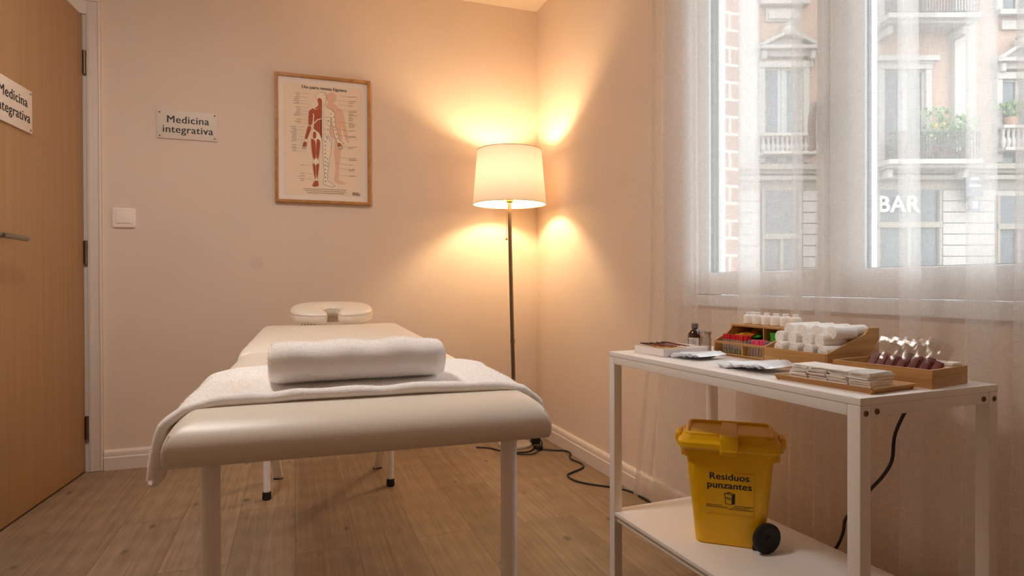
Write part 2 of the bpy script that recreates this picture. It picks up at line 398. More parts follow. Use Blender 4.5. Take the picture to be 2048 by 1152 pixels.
M_line = mat('printed grey line', '7A6656', 0.75)
M_top = mat('white laminate', 'F4F0EC', 0.38, var=0.015)
M_edge = mat('laminate edge', 'D6C6BE', 0.45, var=0.02)
M_bamboo = wood('bamboo', 'B07F48', 'CB9C62', (8, 3, 70), 0.45)
M_bamboo2 = wood('bamboo along depth', 'B58650', 'D0A46C', (4, 4, 60), 0.45)
M_yellow = mat('yellow plastic', 'E8B400', 0.35, var=0.05, scale=10, bump=0.05, bscale=120, spec=0.5)
M_yellow2 = mat('label yellow', 'E2B108', 0.5, var=0.03)
M_amber = mat('amber glass', '3A1A08', 0.08, var=0.15, spec=0.6, coat=0.6)
M_cap = mat('grey cap', '6B6A68', 0.5)
M_label = mat('white paper label', 'EADFD6', 0.7, var=0.02)
M_jar = clear('jar glass', (0.93, 0.94, 0.93), 0.14, 0.05)
M_alu = mat('aluminium', 'C9C5BE', 0.28, 1.0)
M_cotton = mat('white cotton', 'FAF7F4', 0.9, var=0.02, bump=0.2, bscale=500)
M_plastic_w = mat('white bottle plastic', 'F8F5F1', 0.4, var=0.01)
def milky(name):
    m, t, p, out = nt(name); L = t.links
    p.inputs['Base Color'].default_value = lin('D8D4D2')+(1,); p.inputs['Roughness'].default_value = 0.2
    tr = N(t, 'ShaderNodeBsdfTransparent'); mx = N(t, 'ShaderNodeMixShader')
    lw = N(t, 'ShaderNodeLayerWeight'); lw.inputs[0].default_value = 0.5
    mr = N(t, 'ShaderNodeMapRange'); mr.inputs['To Min'].default_value = 0.22; mr.inputs['To Max'].default_value = 0.8
    L.new(lw.outputs['Facing'], mr.inputs['Value']); L.new(mr.outputs[0], mx.inputs[0]); L.new(tr.outputs[0], mx.inputs[1]); L.new(p.outputs[0], mx.inputs[2]); L.new(mx.outputs[0], out.inputs[0])
    return m
M_tube = milky('tube plastic')
M_red = mat('red cap', 'C8141C', 0.4); M_pink = mat('pink cap', 'E8527E', 0.4); M_teal = mat('teal cap', '1B7E6B', 0.4); M_greyb = mat('grey blue cap', '6F7E90', 0.4)
M_bluec = mat('blue cap', '4A6FA8', 0.4)
M_gel = mat('green gel', '9CA83C', 0.4); M_green = mat('green box', '3FB52A', 0.45); M_yel = mat('yellow packet', 'E8B62A', 0.4); M_orange = mat('orange packet', 'D8861E', 0.4)
M_foil = mat('foil sachet', 'E4E4E8', 0.35, 0.25, var=0.12, scale=70)
M_paperw = mat('paper sachet', 'F6F1EC', 0.5, var=0.05, scale=60)
M_cleans = mat('sachet film edge', 'E6E8E6', 0.3, var=0.08, scale=80)
M_stick = mat('amber stick', '8A3A1C', 0.4); M_stickd = mat('dark red stick', '5E1712', 0.4)
M_bag = clear('plastic bag', (0.92, 0.90, 0.88), 0.02, 0.14, 0.16)
M_maroon = mat('maroon sachet', '7E2228', 0.5, var=0.2, scale=120)
M_tan = mat('tan paper lining', 'D9B07C', 0.8)
M_traywhite = mat('white card box', 'EFE6E4', 0.5, var=0.01)
# street
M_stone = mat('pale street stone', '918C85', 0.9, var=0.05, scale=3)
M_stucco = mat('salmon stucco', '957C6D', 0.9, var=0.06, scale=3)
M_stone2 = mat('darker stone', '7A7369', 0.9, var=0.05, scale=3)  # darker brown-grey stone for cornice, shop frames and downpipe
M_dpane = mat('street window pane', '4A5157', 0.15, var=0.3, scale=1.2)
M_wcurt = mat('street white drape', '8E9195', 0.8)
M_iron = mat('wrought iron', '303232', 0.6)
M_shop = mat('shop front dark', '3F4448', 0.3, var=0.2, scale=2)
M_shopsign = mat('shop fascia', '50555A', 0.5)
M_wlet = mat('white letter', 'A8A8A4', 0.5)
M_bsign = mat('blue street sign', '34465A', 0.5)
M_leaf = mat('balcony leaf', '5E7A4C', 0.7, var=0.3, scale=20)
M_flower = mat('orange blossom', 'E89A40', 0.7)
M_pot = mat('clay pot', '8A6A58', 0.8)
M_asph = mat('street paving', '9A968F', 0.9)

# ------------------------------------------------------------------ room shell
XR, YB, ZC, XL, YF = 1.338, 3.348, 2.443, -1.95, -1.6
b = B(); b.b2(XL-0.1, XR+0.12, YF-0.1, YB+1.3, -0.1, 0); struct('floor', b, M_floor, 'oak laminate plank floor')
b = B(); b.b2(XL-0.1, XR+0.14, YF-0.1, YB+1.3, ZC, ZC+0.12); struct('ceiling', b, M_ceil, 'plain cream ceiling')
DX0, DX1, DZ = -1.76, -0.906, 2.102       # door opening
b = B()
b.b2(DX1, XR+0.12, YB, YB+0.12, 0, ZC); b.b2(XL-0.1, DX0, YB, YB+0.12, 0, ZC); b.b2(DX0, DX1, YB, YB+0.12, DZ, ZC)
struct('wall_back', b, M_wall, 'warm off-white back wall')
b = B(); b.b2(XL-0.1, XL, YF, YB, 0, ZC); struct('wall_left', b, M_wall)
b = B(); b.b2(XL-0.1, XR+0.12, YF-0.1, YF, 0, ZC); struct('wall_front', b, M_wall)
WY0, WY1, WZ0, WZ1 = 0.60, 1.90, 0.784, 2.19   # window opening
WT = XR+0.05
b = B()
b.b2(XR, XR+0.125, WY1, YB, 0, ZC); b.b2(XR, XR+0.125, YF, WY0, 0, ZC); b.b2(XR, XR+0.125, WY0, WY1, 0, WZ0); b.b2(XR, XR+0.125, WY0, WY1, WZ1, ZC)
struct('wall_right', b, M_wall, 'warm off-white window wall')
b = B(); b.b2(1.392, 1.465, 1.772, 1.899, 0.80, WZ1); struct('trim_3', b, M_brick, 'pale brick outer reveal beside the window')
b = B()
b.b2(DX0-0.3, DX1+0.3, YB+1.2, YB+1.3, 0, ZC); b.b2(DX0-0.28, DX0-0.18, YB+0.12, YB+1.25, 0, ZC); b.b2(DX1+0.3, DX1+0.4, YB+0.12, YB+1.2, 0, ZC)
struct('wall_hallway', b, M_wall, 'hallway walls beyond the open door')
def baseboard(name, p0, p1, n):
    """skirting from p0 to p1, n points into the room"""
    b = B(); p0 = Vector(p0); p1 = Vector(p1); n = Vector(n)
    prof = [(0, 0), (0.018, 0), (0.018, 0.058), (0.0145, 0.062), (0.0145, 0.078), (0.012, 0.086), (0.006, 0.092), (0, 0.093)]
    vs = []
    for p in (p0, p1):
        for (d, z) in prof: vs.append(p+n*d+Vector((0, 0, z)))
    k = len(prof); fs = [(i, (i+1) % k, k+(i+1) % k, k+i) for i in range(k)] + [tuple(reversed(range(k))), tuple(range(k, 2*k))]
    b.add(vs, fs, None, False); return struct(name, b, M_trim, 'white moulded skirting board')
baseboard('baseboard_back', (-0.836, YB, 0), (XR, YB, 0), (0, -1, 0))
baseboard('baseboard_right', (XR, YB, 0), (XR, YF, 0), (-1, 0, 0))
baseboard('baseboard_left', (XL, YF, 0), (XL, YB, 0), (1, 0, 0))
# door casing
b = B()
def casing(b, x0, x1, z0, z1):
    b.b2(x0, x1, YB-0.016, YB, z0, z1, 0.003)
casing(b, -0.894, -0.838, 0, DZ+0.062); casing(b, DX0-0.07, DX0+0.01, 0, DZ+0.062); b.b2(DX0-0.068, -0.840, YB-0.0152, YB-0.001, DZ+0.006, DZ+0.0745, 0.003)
b.b2(-0.848, -0.838, YB-0.022, YB-0.008, 0, DZ+0.07, 0.004); b.b2(-0.883, -0.880, YB-0.019, YB-0.01, 0, DZ+0.02)
b.b2(DX0-0.07, -0.838, YB-0.022, YB-0.008, DZ+0.066, DZ+0.076, 0.004)
b.b2(-0.912, -0.893, YB-0.006, YB+0.12, 0, DZ+0.01); b.b2(DX0, DX1, YB, YB+0.12, DZ, DZ+0.015); b.b2(DX0-0.01, DX0+0.01, YB, YB+0.12, 0, DZ)
struct('trim_1', b, M_trim, 'white moulded door casing')
# open door leaf
TH = R(5.05)
def leafM():
    # local x = along the leaf from hinge, y = outward (room side facing the camera), z up
    d = Vector((-math.sin(TH), -math.cos(TH), 0)); n = Vector((math.cos(TH), -math.sin(TH), 0))
    return Matrix(((d.x, n.x, 0, -0.907), (d.y, n.y, 0, 3.332), (0, 0, 1, 0), (0, 0, 0, 1)))
LM = leafM()
door = thing('door_1', 'open oak veneer door leaf', None, (0, 0, 0), kind='structure')
door.matrix_world = LM
b = B(); b.b2(0.004, 0.85, -0.042, 0.0, 0.008, 2.098, 0.0015); b.link('leaf', M_door, door)
b = B(); b.b2(0.76, 0.80, 0.0, 0.006, 0.99, 1.07, 0.003); b.cyl((0.78, 0.004, 1.032), (0.78, 0.05, 1.032), 0.009)
b.tube([(0.78, 0.046, 1.032), (0.74, 0.05, 1.032), (0.68, 0.051, 1.031), (0.628, 0.05, 1.03)], 0.0095, 12, 4)
b.link('door_handle', M_steel, door)
for z in (0.205, 1.013, 1.885):
    b = B(); b.cyl((0.0005, 0.006, z-0.052), (0.0005, 0.006, z+0.052), 0.0065, 14)
    b.lathe([(0.0072, -0.012), (0.0072, 0.012)], 14, Matrix.Translation((0.0005, 0.006, z+0.042))); b.lathe([(0.0072, -0.012), (0.0072, 0.012)], 14, Matrix.Translation((0.0005, 0.006, z-0.042)))
    b.b2(-0.012, 0.012, -0.002, 0.002, z-0.05, z+0.05)
    h = b.link('hinge', M_hinge, door)

# ------------------------------------------------------------------ window
win = thing('window_1', 'white casement window with two sashes', None, (0, 0, 0), kind='structure')
b = B()
fx0, fx1 = 1.328, 1.385
b.b2(fx0, fx1, 1.838, WY1, WZ0, WZ1, 0.003); b.b2(fx0, fx1, WY0, 0.66, WZ0, WZ1, 0.003)
b.b2(fx0, fx1, WY0, WY1, WZ1-0.06, WZ1, 0.003); b.b2(fx0-0.004, fx1, WY0, WY1, WZ0, 0.822, 0.003)
b.b2(1.36, 1.388, 1.745, 1.84, 0.80, WZ1, 0.002)
b.link('window_frame', M_win, win)
b = B(); b.b2(1.385, 1.49, WY0, WY1, 0.775, 0.80, 0.004); b.link('outer_sill', M_stone, win)
def sash(y0, y1, sl, sr, nm):
    b = B(); x0, x1 = 1.331, 1.376
    zt = WZ1-0.065; zb = 0.824
    b.b2(x0, x1, y1-sl, y1, zb, zt, 0.004); b.b2(x0, x1, y0, y0+sr, zb, zt, 0.004)
    b.b2(x0, x1, y0+sr-0.002, y1-sl+0.002, zb, 0.897, 0.004); b.b2(x0, x1, y0+sr-0.002, y1-sl+0.002, zt-0.07, zt, 0.004)
    s = b.link('sash', M_win, win)
    b = B(); b.b2(1.352, 1.356, y0+sr-0.003, y1-sl+0.003, 0.894, zt-0.068); b.link('glass_pane', M_glass, s)
    b = B()
    for (a0, a1, c0, c1) in ((y0+sr-0.003, y0+sr+0.003, 0.895, zt-0.07), (y1-sl-0.003, y1-sl+0.003, 0.895, zt-0.07), (y0+sr, y1-sl, 0.894, 0.899)):
        b.b2(1.342, 1.351, a0, a1, c0, c1)
    b.link('gasket', M_cap, s)
sash(1.262, 1.837, 0.077, 0.037, 'l'); sash(0.662, 1.257, 0.105, 0.075, 'r')
b = B(); b.b2(1.317, 1.332, 1.262, 1.290, 1.24, 1.36, 0.004)
b.cyl((1.330, 1.276, 1.32), (1.300, 1.276, 1.32), 0.009)
b.tube([(1.302, 1.278, 1.335), (1.296, 1.279, 1.31), (1.294, 1.281, 1.27), (1.300, 1.283, 1.225), (1.303, 1.284, 1.212)], 0.011, 12, 5, rf=lambda t: 0.0105-0.002*t)
b.link('window_handle', M_win, win)

# ------------------------------------------------------------------ sheer curtain
cur = thing('sheer_curtain', 'sheer white voile curtain with pleats hanging before the window', 'curtain', (0, 0, 0))
CX = 1.268
bands = [(1.925, 1.752), (1.521, 1.453), (1.316, 1.296), (1.232, 1.200), (1.002, 0.967), (0.862, 0.815), (0.771, 0.735), (0.62, 0.57)]
path = [(CX+0.006, 2.02), (CX+0.012, 1.985)]
x = CX+0.010
for (ya, yb) in bands:
    prev = path[-1][1]
    path += [(x+0.004*math.sin(ya*40), ya+0.35*(prev-ya)), (CX+0.014, ya+0.004), (CX+0.013, (ya+yb)/2), (CX+0.012, yb+0.003), (CX+0.007, yb-0.001), (CX+0.001, yb+0.003), (CX, (ya+yb)/2),
             (CX-0.001, ya-0.003), (CX-0.007, ya+0.001), (CX-0.013, ya-0.003), (CX-0.015, (ya+yb)/2), (CX-0.014, yb), (CX-0.004, yb-0.02)]
path += [(CX+0.006, 0.5), (CX-0.006, 0.42), (CX+0.006, 0.36)]
def resample(P, steps):
    Q = []
    for i in range(len(P)-1):
        a = P[max(0, i-1)]; bb = P[i]; c = P[i+1]; d = P[min(len(P)-1, i+2)]
        for k in range(steps):
            t = k/steps
            # linear blend keeps tight pleats from overshooting
            cr = [0.5*((2*bb[j])+(c[j]-a[j])*t+(2*a[j]-5*bb[j]+4*c[j]-d[j])*t*t+(-a[j]+3*bb[j]-3*c[j]+d[j])*t**3) for j in (0, 1)]
            li = [bb[j]*(1-t)+c[j]*t for j in (0, 1)]
            Q.append(tuple(0.5*cr[j]+0.5*li[j] for j in (0, 1)))
    Q.append(P[-1]); return Q
CP = resample(path, 4)
def curt(px, py, z):
    s = max(0, (0.85-z)/0.81); wgt = math.exp(-max(0, 2.02-py)/0.35)
    y = py + 0.15*s**1.4*wgt + 0.006*math.sin(z*3+py*9)*min(1, s+0.3)
    xx = px + 0.004*math.sin(z*2.1+py*14) + 0.012*s*wgt
    xx += 0.004*s*math.sin(py*33+1.0)
    return (min(xx, 1.298), y, z)
ZB = lambda y: 0.012+0.03*max(0, math.sin((2.05-y)*7))*(1 if y > 1.5 else 0.3)
b = B(); NZ = 34; ZT = 2.3
nC = len(CP)-1
def cf(u, v):
    i = min(nC, int(round(u*nC))); px, py = CP[i]; z0 = ZB(py); z = ZT+(z0-ZT)*v
    return curt(px, py, z)
b.grid(cf, nC, NZ)
b.link('curtain_panel', M_sheer, cur, sharp=0)
b = B()
hem = [p for p in CP if p[1] > 1.983]
b.grid(lambda u, v: tuple(Vector(curt(CP[0][0]-0.0015, 2.019-0.022*u, ZT+(0.012-ZT)*v))+Vector((-0.0012, 0, 0))), 2, NZ)
b.grid(lambda u, v: tuple(Vector(curt(CP[min(nC, int(round(u*nC)))][0]-0.0012, CP[min(nC, int(round(u*nC)))][1], ZB(CP[min(nC, int(round(u*nC)))][1])+0.075*(1-v)))), nC, 2)
b.link('hem', M_hem, cur, sharp=0)
rod = thing('curtain_rod', 'white curtain rod over the window', 'curtain rod', (0, 0, 0))
b = B(); b.cyl((CX, 2.12, 2.312), (CX, 0.3, 2.312), 0.011); b.link('rod', M_wmetal, rod)
for y in (2.08, 0.36):
    b = B(); b.cyl((XR, y, 2.312), (CX, y, 2.312), 0.006); b.lathe([(0.02, 0), (0.02, 0.006)], 16, Matrix.Translation((XR-0.006, y, 2.312)) @ Matrix.Rotation(R(90), 4, 'Y')); b.link('bracket', M_wmetal, rod)

# ------------------------------------------------------------------ street outside
FD = 14.0
bd = thing('street_building', 'pale stone and salmon apartment building across the street', 'building', (FD*math.sin(YAW), FD*math.cos(YAW), 0), -YAW)
K = FD/1236.27
def U(px): return (px-1024)*K
def Z(py): return 0.86+(569-py)*K
def fb(b, x0, x1, y0, y1, d0, d1, r=0.0):
    """box on the facade from chart columns and rows; d = how far it stands out"""
    b.b2(U(x0), U(x1), -d1, -d0, Z(y1), Z(y0), r)
b = B(); fb(b, 1380, 3600, -160, 345, -0.4, 0); b.link('upper_wall', M_stucco, bd)
b = B(); fb(b, 1380, 3600, 345, 780, -0.4, 0.04)
for k in range(14):
    y = 385+k*22
    fb(b, 1380, 1515, y, y+20, 0, 0.10); fb(b, 1602, 1738, y, y+20, 0, 0.10); fb(b, 1880, 1983, y, y+20, 0, 0.10); fb(b, 2075, 3600, y, y+20, 0, 0.10)
b.link('ground_floor_wall', M_stone, bd)
b = B(); fb(b, 1900, 1942, -160, 345, 0, 0.15); fb(b, 1470, 1512, -160, 345, 0, 0.12); fb(b, 1650, 1735, -160, 345, 0, 0.08); b.link('pilaster', M_stone, bd)
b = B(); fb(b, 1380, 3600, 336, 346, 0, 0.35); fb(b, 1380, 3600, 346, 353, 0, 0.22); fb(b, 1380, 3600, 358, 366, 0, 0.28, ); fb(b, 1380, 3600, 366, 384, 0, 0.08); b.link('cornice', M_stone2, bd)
def fwin(x0, x1, y0, y1, drape=True):
    f = B(); t = 7
    fb(f, x0-t*1.6, x0, y0-t, y1, 0, 0.14); fb(f, x1, x1+t*1.6, y0-t, y1, 0, 0.14); fb(f, x0-t*1.6, x1+t*1.6, y0-t*1.8, y0, 0, 0.16)
    xm = (x0+x1)/2
    fb(f, x0, x0+4, y0, y1, 0, 0.06); fb(f, x1-4, x1, y0, y1, 0, 0.06); fb(f, xm-3, xm+3, y0, y1, 0, 0.07); fb(f, x0, x1, y0, y0+4, 0, 0.06)
    o = f.link('window', M_stone, bd)
    p = B(); fb(p, x0, x1, y0, y1, 0, 0.03); p.link('pane', M_dpane, o)
    if drape:
        p = B(); fb(p, xm-10, xm+8, y0+4, y1-2, 0, 0.045); p.link('drape', M_wcurt, o)
def pediment(x0, x1, y0, y1):
    p = B(); xm = (x0+x1)/2
    M = Matrix.Rotation(R(90), 4, 'X')
    fb(p, x0, x1, y1-4, y1+3, 0, 0.30); fb(p, x0+8, x1-8, y1+3, y1+14, 0, 0.14)
    for s in (-1, 1):
        xe = x0 if s < 0 else x1
        p.prism([(U(xe), Z(y1-4)), (U(xm+s*8), Z(y0+4)), (U(xm+s*8), Z(y0+11)), (U(xe-s*4), Z(y1+1))], 0.30, M)
        fb(p, xe-s*16-5, xe-s*16+5, y1+4, y1+22, 0, 0.24, 0.03); fb(p, xe-s*16-3, xe-s*16+3, y1+22, y1+36, 0, 0.15, 0.03)
    p.prism([(U(x0+6), Z(y1-4)), (U(xm), Z(y0+10)), (U(x1-6), Z(y1-4))], 0.12, M)
    p.lathe([(0.0, 0), (0.14, 0.02), (0.17, 0.12), (0.1, 0.22), (0.13, 0.28), (0.0, 0.34)], 12, Matrix.Translation((U(xm), -0.2, Z(y0+14))))
    p.link('pediment', M_stone, bd)
def balustrade(x0, x1, y0, y1):
    p = B(); fb(p, x0, x1, y0, y0+6, 0, 0.40); fb(p, x0, x1, y1-6, y1, 0, 0.45)
    h = (Z(y0+6)-Z(y1-6)); n = max(3, int((x1-x0)/9))
    for k in range(n):
        p.lathe([(0.03, 0), (0.045, h*0.2), (0.055, h*0.4), (0.025, h*0.6), (0.03, h*0.8), (0.045, h)], 8, Matrix.Translation((U(x0+(k+0.5)*(x1-x0)/n), -0.30, Z(y1-6))))
    p.link('balustrade', M_stone, bd)
def balcony(x0, x1, yt, yb):
    s = B(); fb(s, x0-4, x1+4, yb, yb+9, 0, 0.75); fb(s, x0, x1, yb+9, yb+14, 0, 0.6)
    for xx in (x0+8, x1-16): fb(s, xx, xx+10, yb+14, yb+32, 0, 0.5, 0.03)
    s.link('balcony_slab', M_stone, bd)
    r = B(); fb(r, x0, x1, yt, yt+3, 0.68, 0.72); fb(r, x0, x1, yb-5, yb-3, 0.68, 0.72)
    n = int((x1-x0)/5.5)
    for k in range(n+1):
        xx = x0+k*(x1-x0)/n; fb(r, xx-0.7, xx+0.7, yt, yb, 0.69, 0.71)
        if k < n: r.lathe([(0.035, -0.008), (0.035, 0.008)], 10, Matrix.Translation((U(xx+2.7), -0.70, Z((yt+yb)/2))) @ Matrix.Rotation(R(90), 4, 'X'))
    r.link('railing', M_iron, bd)
fwin(1525, 1602, 142, 330); pediment(1506, 1634, 70, 106); balustrade(1512, 1622, 276, 318)
fwin(1525, 1602, -120, 8); b = B(); fb(b, 1516, 1612, 8, 18, 0, 0.2); fb(b, 1530, 1598, 22, 48, 0, 0.06); fb(b, 1535, 1593, 27, 44, 0, 0.10); b.link('wall_panel', M_stone, bd)
fwin(1762, 1844, 146, 330); balcony(1742, 1912, 281, 334); b = B(); fb(b, 1745, 1865, 122, 132, 0, 0.25); fb(b, 1752, 1858, 132, 136, 0, 0.18); b.link('lintel', M_stone, bd)
fwin(1762, 1844, -150, 58); balcony(1742, 1910, -12, 58)
fwin(1995, 2062, 166, 330, False); pediment(1976, 2082, 96, 132); balustrade(1980, 2078, 262, 312)
fwin(1995, 2062, -110, 30, False); b = B(); fb(b, 1986, 2072, 30, 40, 0, 0.2); fb(b, 1998, 2060, 48, 66, 0, 0.08); b.link('wall_panel', M_stone, bd)
for q_ in (2210, 2440, 2760, 3080, 3400):
    fwin(q_, q_+74, 150, 330); fwin(q_, q_+74, -130, 20); pediment(q_-18, q_+92, 92, 128); balcony(q_-20, q_+94, 281, 334)
def shop(x0, x1, y0, tr):
    p = B(); fb(p, x0, x1, y0, 780, 0.04, 0.06); o = p.link('shop_window', M_shop, bd)
    p = B(); fb(p, x0, x1, tr, tr+11, 0.05, 0.16); fb(p, x0, x0+5, y0, 780, 0.05, 0.14); fb(p, x1-5, x1, y0, 780, 0.05, 0.14); fb(p, (x0+x1)/2-3, (x0+x1)/2+3, tr, 780, 0.05, 0.12)
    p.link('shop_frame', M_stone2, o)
    return o
shop(1520, 1598, 380, 470); so = shop(1748, 1876, 384, 448); shop(1986, 2072, 396, 452)
b = B(); text_into(b, 'BAR', 0.50, Matrix.Translation((U(1790), -0.12, Z(414))) @ Matrix.Rotation(R(90), 4, 'X'), 0.015, 0.012, spacing=1.05); b.link('shop_lettering', M_wlet, so)
b = B(); fb(b, 1909, 1941, 361, 400, 0.3, 0.36); fb(b, 1916, 1936, 406, 430, 0.3, 0.36); fb(b, 1922, 1926, 352, 410, 0.1, 0.34); bs = b.link('hanging_sign', M_bsign, bd)
for q_ in ((1918, 1932, 364, 369), (1914, 1936, 378, 382), (1921, 1931, 410, 424)):
    b = B(); fb(b, *q_, 0.35, 0.375); b.link('sign_mark', M_wlet, bs)
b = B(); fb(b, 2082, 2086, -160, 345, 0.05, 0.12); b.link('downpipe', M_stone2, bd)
FM = Matrix.Translation((FD*math.sin(YAW), FD*math.cos(YAW), 0)) @ Matrix.Rotation(-YAW, 4, 'Z')
def plant(px, py, wd, ht, label, d, flower=False, seed=1):
    p = FM @ Vector((U(px), -d, Z(py)))
    t = thing('balcony_plant', label, 'plant', p, -YAW, 'balcony plants across the street')
    b = B(); b.lathe([(0.10, 0), (0.14, 0.2), (0.15, 0.2), (0.12, 0.19), (0, 0.19)], 14); b.link('plant_pot', M_pot, t)
    rnd = random.Random(seed); b = B()
    for k in range(160):
        a = rnd.uniform(0, 6.283); rr = abs(rnd.gauss(0, 0.45)); c = Vector((math.cos(a)*rr*wd, math.sin(a)*rr*0.25, 0.18+rnd.random()**0.7*ht))
        M = Matrix.Translation(c) @ Matrix.Rotation(rnd.uniform(0, 6.28), 4, 'Z') @ Matrix.Rotation(rnd.uniform(-1.2, 1.2), 4, 'X')
        s = rnd.uniform(0.04, 0.09); b.add([(0, 0, 0), (s*0.5, 0.01, s*0.6), (0, 0, s*1.5), (-s*0.5, 0.01, s*0.6)], [(0, 1, 2, 3)], M)
    for k in range(6):
        a = k*1.05; b.tube([(0, 0, 0.18), (math.cos(a)*wd*0.25, math.sin(a)*0.1, 0.18+ht*0.5), (math.cos(a)*wd*0.5, math.sin(a)*0.15, 0.18+ht*0.85)], 0.008, 5)
    if flower:
        b.mi = 1
        for k in range(7):
            b.lathe([(0, -0.03), (0.035, 0), (0, 0.03)], 8, Matrix.Translation((rnd.uniform(-wd*0.4, 0), -0.12, 0.2+rnd.random()*ht*0.6)))
    b.link('foliage', [M_leaf, M_flower], t)
plant(1850, 334, 0.75, 0.95, 'bushy plant with an orange bloom on the wide iron balcony across the street', 0.52, True, 3)
plant(1895, 334, 0.6, 0.75, 'bushy green plant at the right end of the wide iron balcony across the street', 0.5, False, 5)
plant(1795, 334, 0.55, 0.35, 'low grey-green plant in the middle of the iron balcony across the street', 0.5, False, 8)
plant(2005, 262, 0.5, 0.3, 'small plant on the stone balustrade at the right of the street facade', 0.24, False, 11)
plant(2050, 262, 0.6, 0.45, 'taller light green plant on the stone balustrade at far right of the street', 0.24, False, 12)
b = B(); b.b2(1.49, 40, -20, 40, -1.3, -1.2); tag(b.link('street_paving', M_asph), 'grey street paving outside the window', None, None, 'structure')

# ------------------------------------------------------------------ massage table
BED_R = -R(1.5)
bed = thing('massage_table', 'cream padded massage table with white legs in the middle of the floor', 'massage table', (0.105, 0.87, 0), BED_R)
def cushion(name, w, y0, y1, z0, z1, taper=0.0, r0=0.035):
    l = y1-y0; cyy = (y0+y1)/2; h = z1-z0; b = B()
    lv = [(0.0, 0.016, 0.008), (0.04, 0.006, 0.009), (0.12, 0.001, 0.010), (0.26, -0.001, 0.010), (0.40, 0.0, 0.011), (0.54, 0.004, 0.014), (0.67, 0.011, 0.020), (0.79, 0.022, 0.030), (0.89, 0.040, 0.045), (0.97, 0.062, 0.06), (1.0, 0.10, 0.07), (1.03, 0.15, 0.08), (1.05, 0.21, 0.03)]
    rings = []
    for (t, ins, rr) in lv:
        P = rrect(w-2*max(ins*0.42, ins-0.012 if ins > 0.1 else 0), l-2*ins, rr*0.6)
        rings.append([(x*(1-taper*max(0, (y+l/2)/l)), y+cyy, z0+h*t) for x, y in P])
    n = len(rings[0]); vs = [v for g in rings for v in g]; fs = [tuple(reversed(range(n)))]
    for i in range(len(rings)-1):
        for k in range(n): fs.append((i*n+k, i*n+(k+1) % n, (i+1)*n+(k+1) % n, (i+1)*n+k))
    fs.append(tuple(range((len(rings)-1)*n, len(rings)*n)))
    b.add(vs, fs); return b.link(name, M_leather, bed, sharp=0)
BW = 0.530
main = cushion('cushion', BW, 0.0, 0.90, 0.624, 0.688)
head = cushion('cushion', BW+0.012, 0.898, 1.88, 0.630, 0.697, -0.045)
# piping seams around both end panels
def side_seam(x, y0, y1, par):
    b = B(); P = []
    for (t, ins) in ((0.04, 0.006), (0.12, 0.001), (0.26, 0.0), (0.40, 0.0), (0.54, 0.004), (0.67, 0.011)):
        P.append((x-math.copysign(ins*0.42, x), y0+ins+0.003, 0.624+0.064*t))
    b.tube(P, 0.0016, 6, 3); b.link('piping', M_leather, par)
side_seam(BW/2-0.0035, 0, 0.9, main); side_seam(-BW/2+0.0035, 0, 0.9, main)
b = B(); b.b2(-BW/2+0.09, BW/2-0.09, 0.10, 1.80, 0.602, 0.6275, 0.004); b.link('under_frame', M_wmetal, bed)
def leg(x, y, r, cap=True):
    b = B(); b.cyl((x, y, 0.028 if cap else 0.0), (x, y, 0.627), r, 20); o = b.link('leg', M_wmetal, bed)
    if cap:
        b = B(); b.lathe([(r+0.001, 0), (r+0.004, 0.003), (r+0.003, 0.03), (r, 0.032)], 20, Matrix.Translation((x, y, 0))); b.link('rubber_foot', M_rubber, o)
leg(-0.213, 0.040, 0.0125); leg(0.207, 0.040, 0.0125)
leg(-0.258, 1.787, 0.0135); leg(0.234, 1.80, 0.0135)
for s, x0, x1, y in ((-1, -0.173, -0.228, 2.055), (1, 0.152, 0.207, 2.075)):
    b = B(); p0 = Vector((x1, y, 0.0)); p1 = Vector((x0 + s*0.10, 1.70, 0.60)); 
    p0 = Vector((x1, y, 0.004)); d = (p1-p0)
    M = Matrix.Translation((p0+p1)/2) @ d.to_track_quat('Z', 'Y').to_matrix().to_4x4()
    b.box((0, 0, 0), (0.036, 0.016, d.length), 0.003, 2, M); o = b.link('brace_leg', M_wmetal, bed)
    b = B(); b.box((p0.x, p0.y, 0.003), (0.04, 0.02, 0.006), 0.002); b.link('rubber_foot', M_rubber, o)

# face cradle
fc = thing('face_cradle', 'cream horseshoe face cradle at the head of the massage table', 'face cradle', (0.150, 2.70, 0.6985), BED_R)
def cradle_outline():
    P = []
    W, D = 0.165, 0.115
    for k in range(41):                       # outer arc from front left round the back to front right
        a = R(225-270*k/40); ca, sa = math.cos(a), math.sin(a)
        P.append((W*math.copysign(abs(ca)**0.75, ca), D*math.copysign(abs(sa)**0.8, sa)))
    P += [(0.075, -0.105), (0.035, -0.103), (0.022, -0.09), (0.024, -0.05), (0.034, -0.03), (0.030, 0.0), (0.015, 0.018), (-0.004, 0.022), (-0.022, 0.014), (-0.034, -0.008), (-0.032, -0.035), (-0.022, -0.055), (-0.021, -0.09), (-0.034, -0.103), (-0.075, -0.105)]
    return P
CO = cradle_outline()
def inset(P, d):
    n = len(P); Q = []
    ar = sum(P[i][0]*P[(i+1) % n][1]-P[(i+1) % n][0]*P[i][1] for i in range(n)); sg = 1 if ar > 0 else -1
    for i in range(n):
        a = Vector(P[i-1]); c = Vector(P[(i+1) % n]); t = (c-a)
        if t.length < 1e-9: Q.append(P[i]); continue
        t.normalize(); nn = Vector((-t.y, t.x))*sg; Q.append((P[i][0]+nn.x*d, P[i][1]+nn.y*d))
    return Q
b = B(); lv = [(0.000, 0.006), (0.004, 0.001), (0.020, -0.001), (0.034, 0.0), (0.040, 0.003), (0.046, 0.010), (0.049, 0.018)]
CT = Matrix.Translation((0, -0.005, 0.0225)) @ Matrix.Rotation(R(11), 4, 'X')
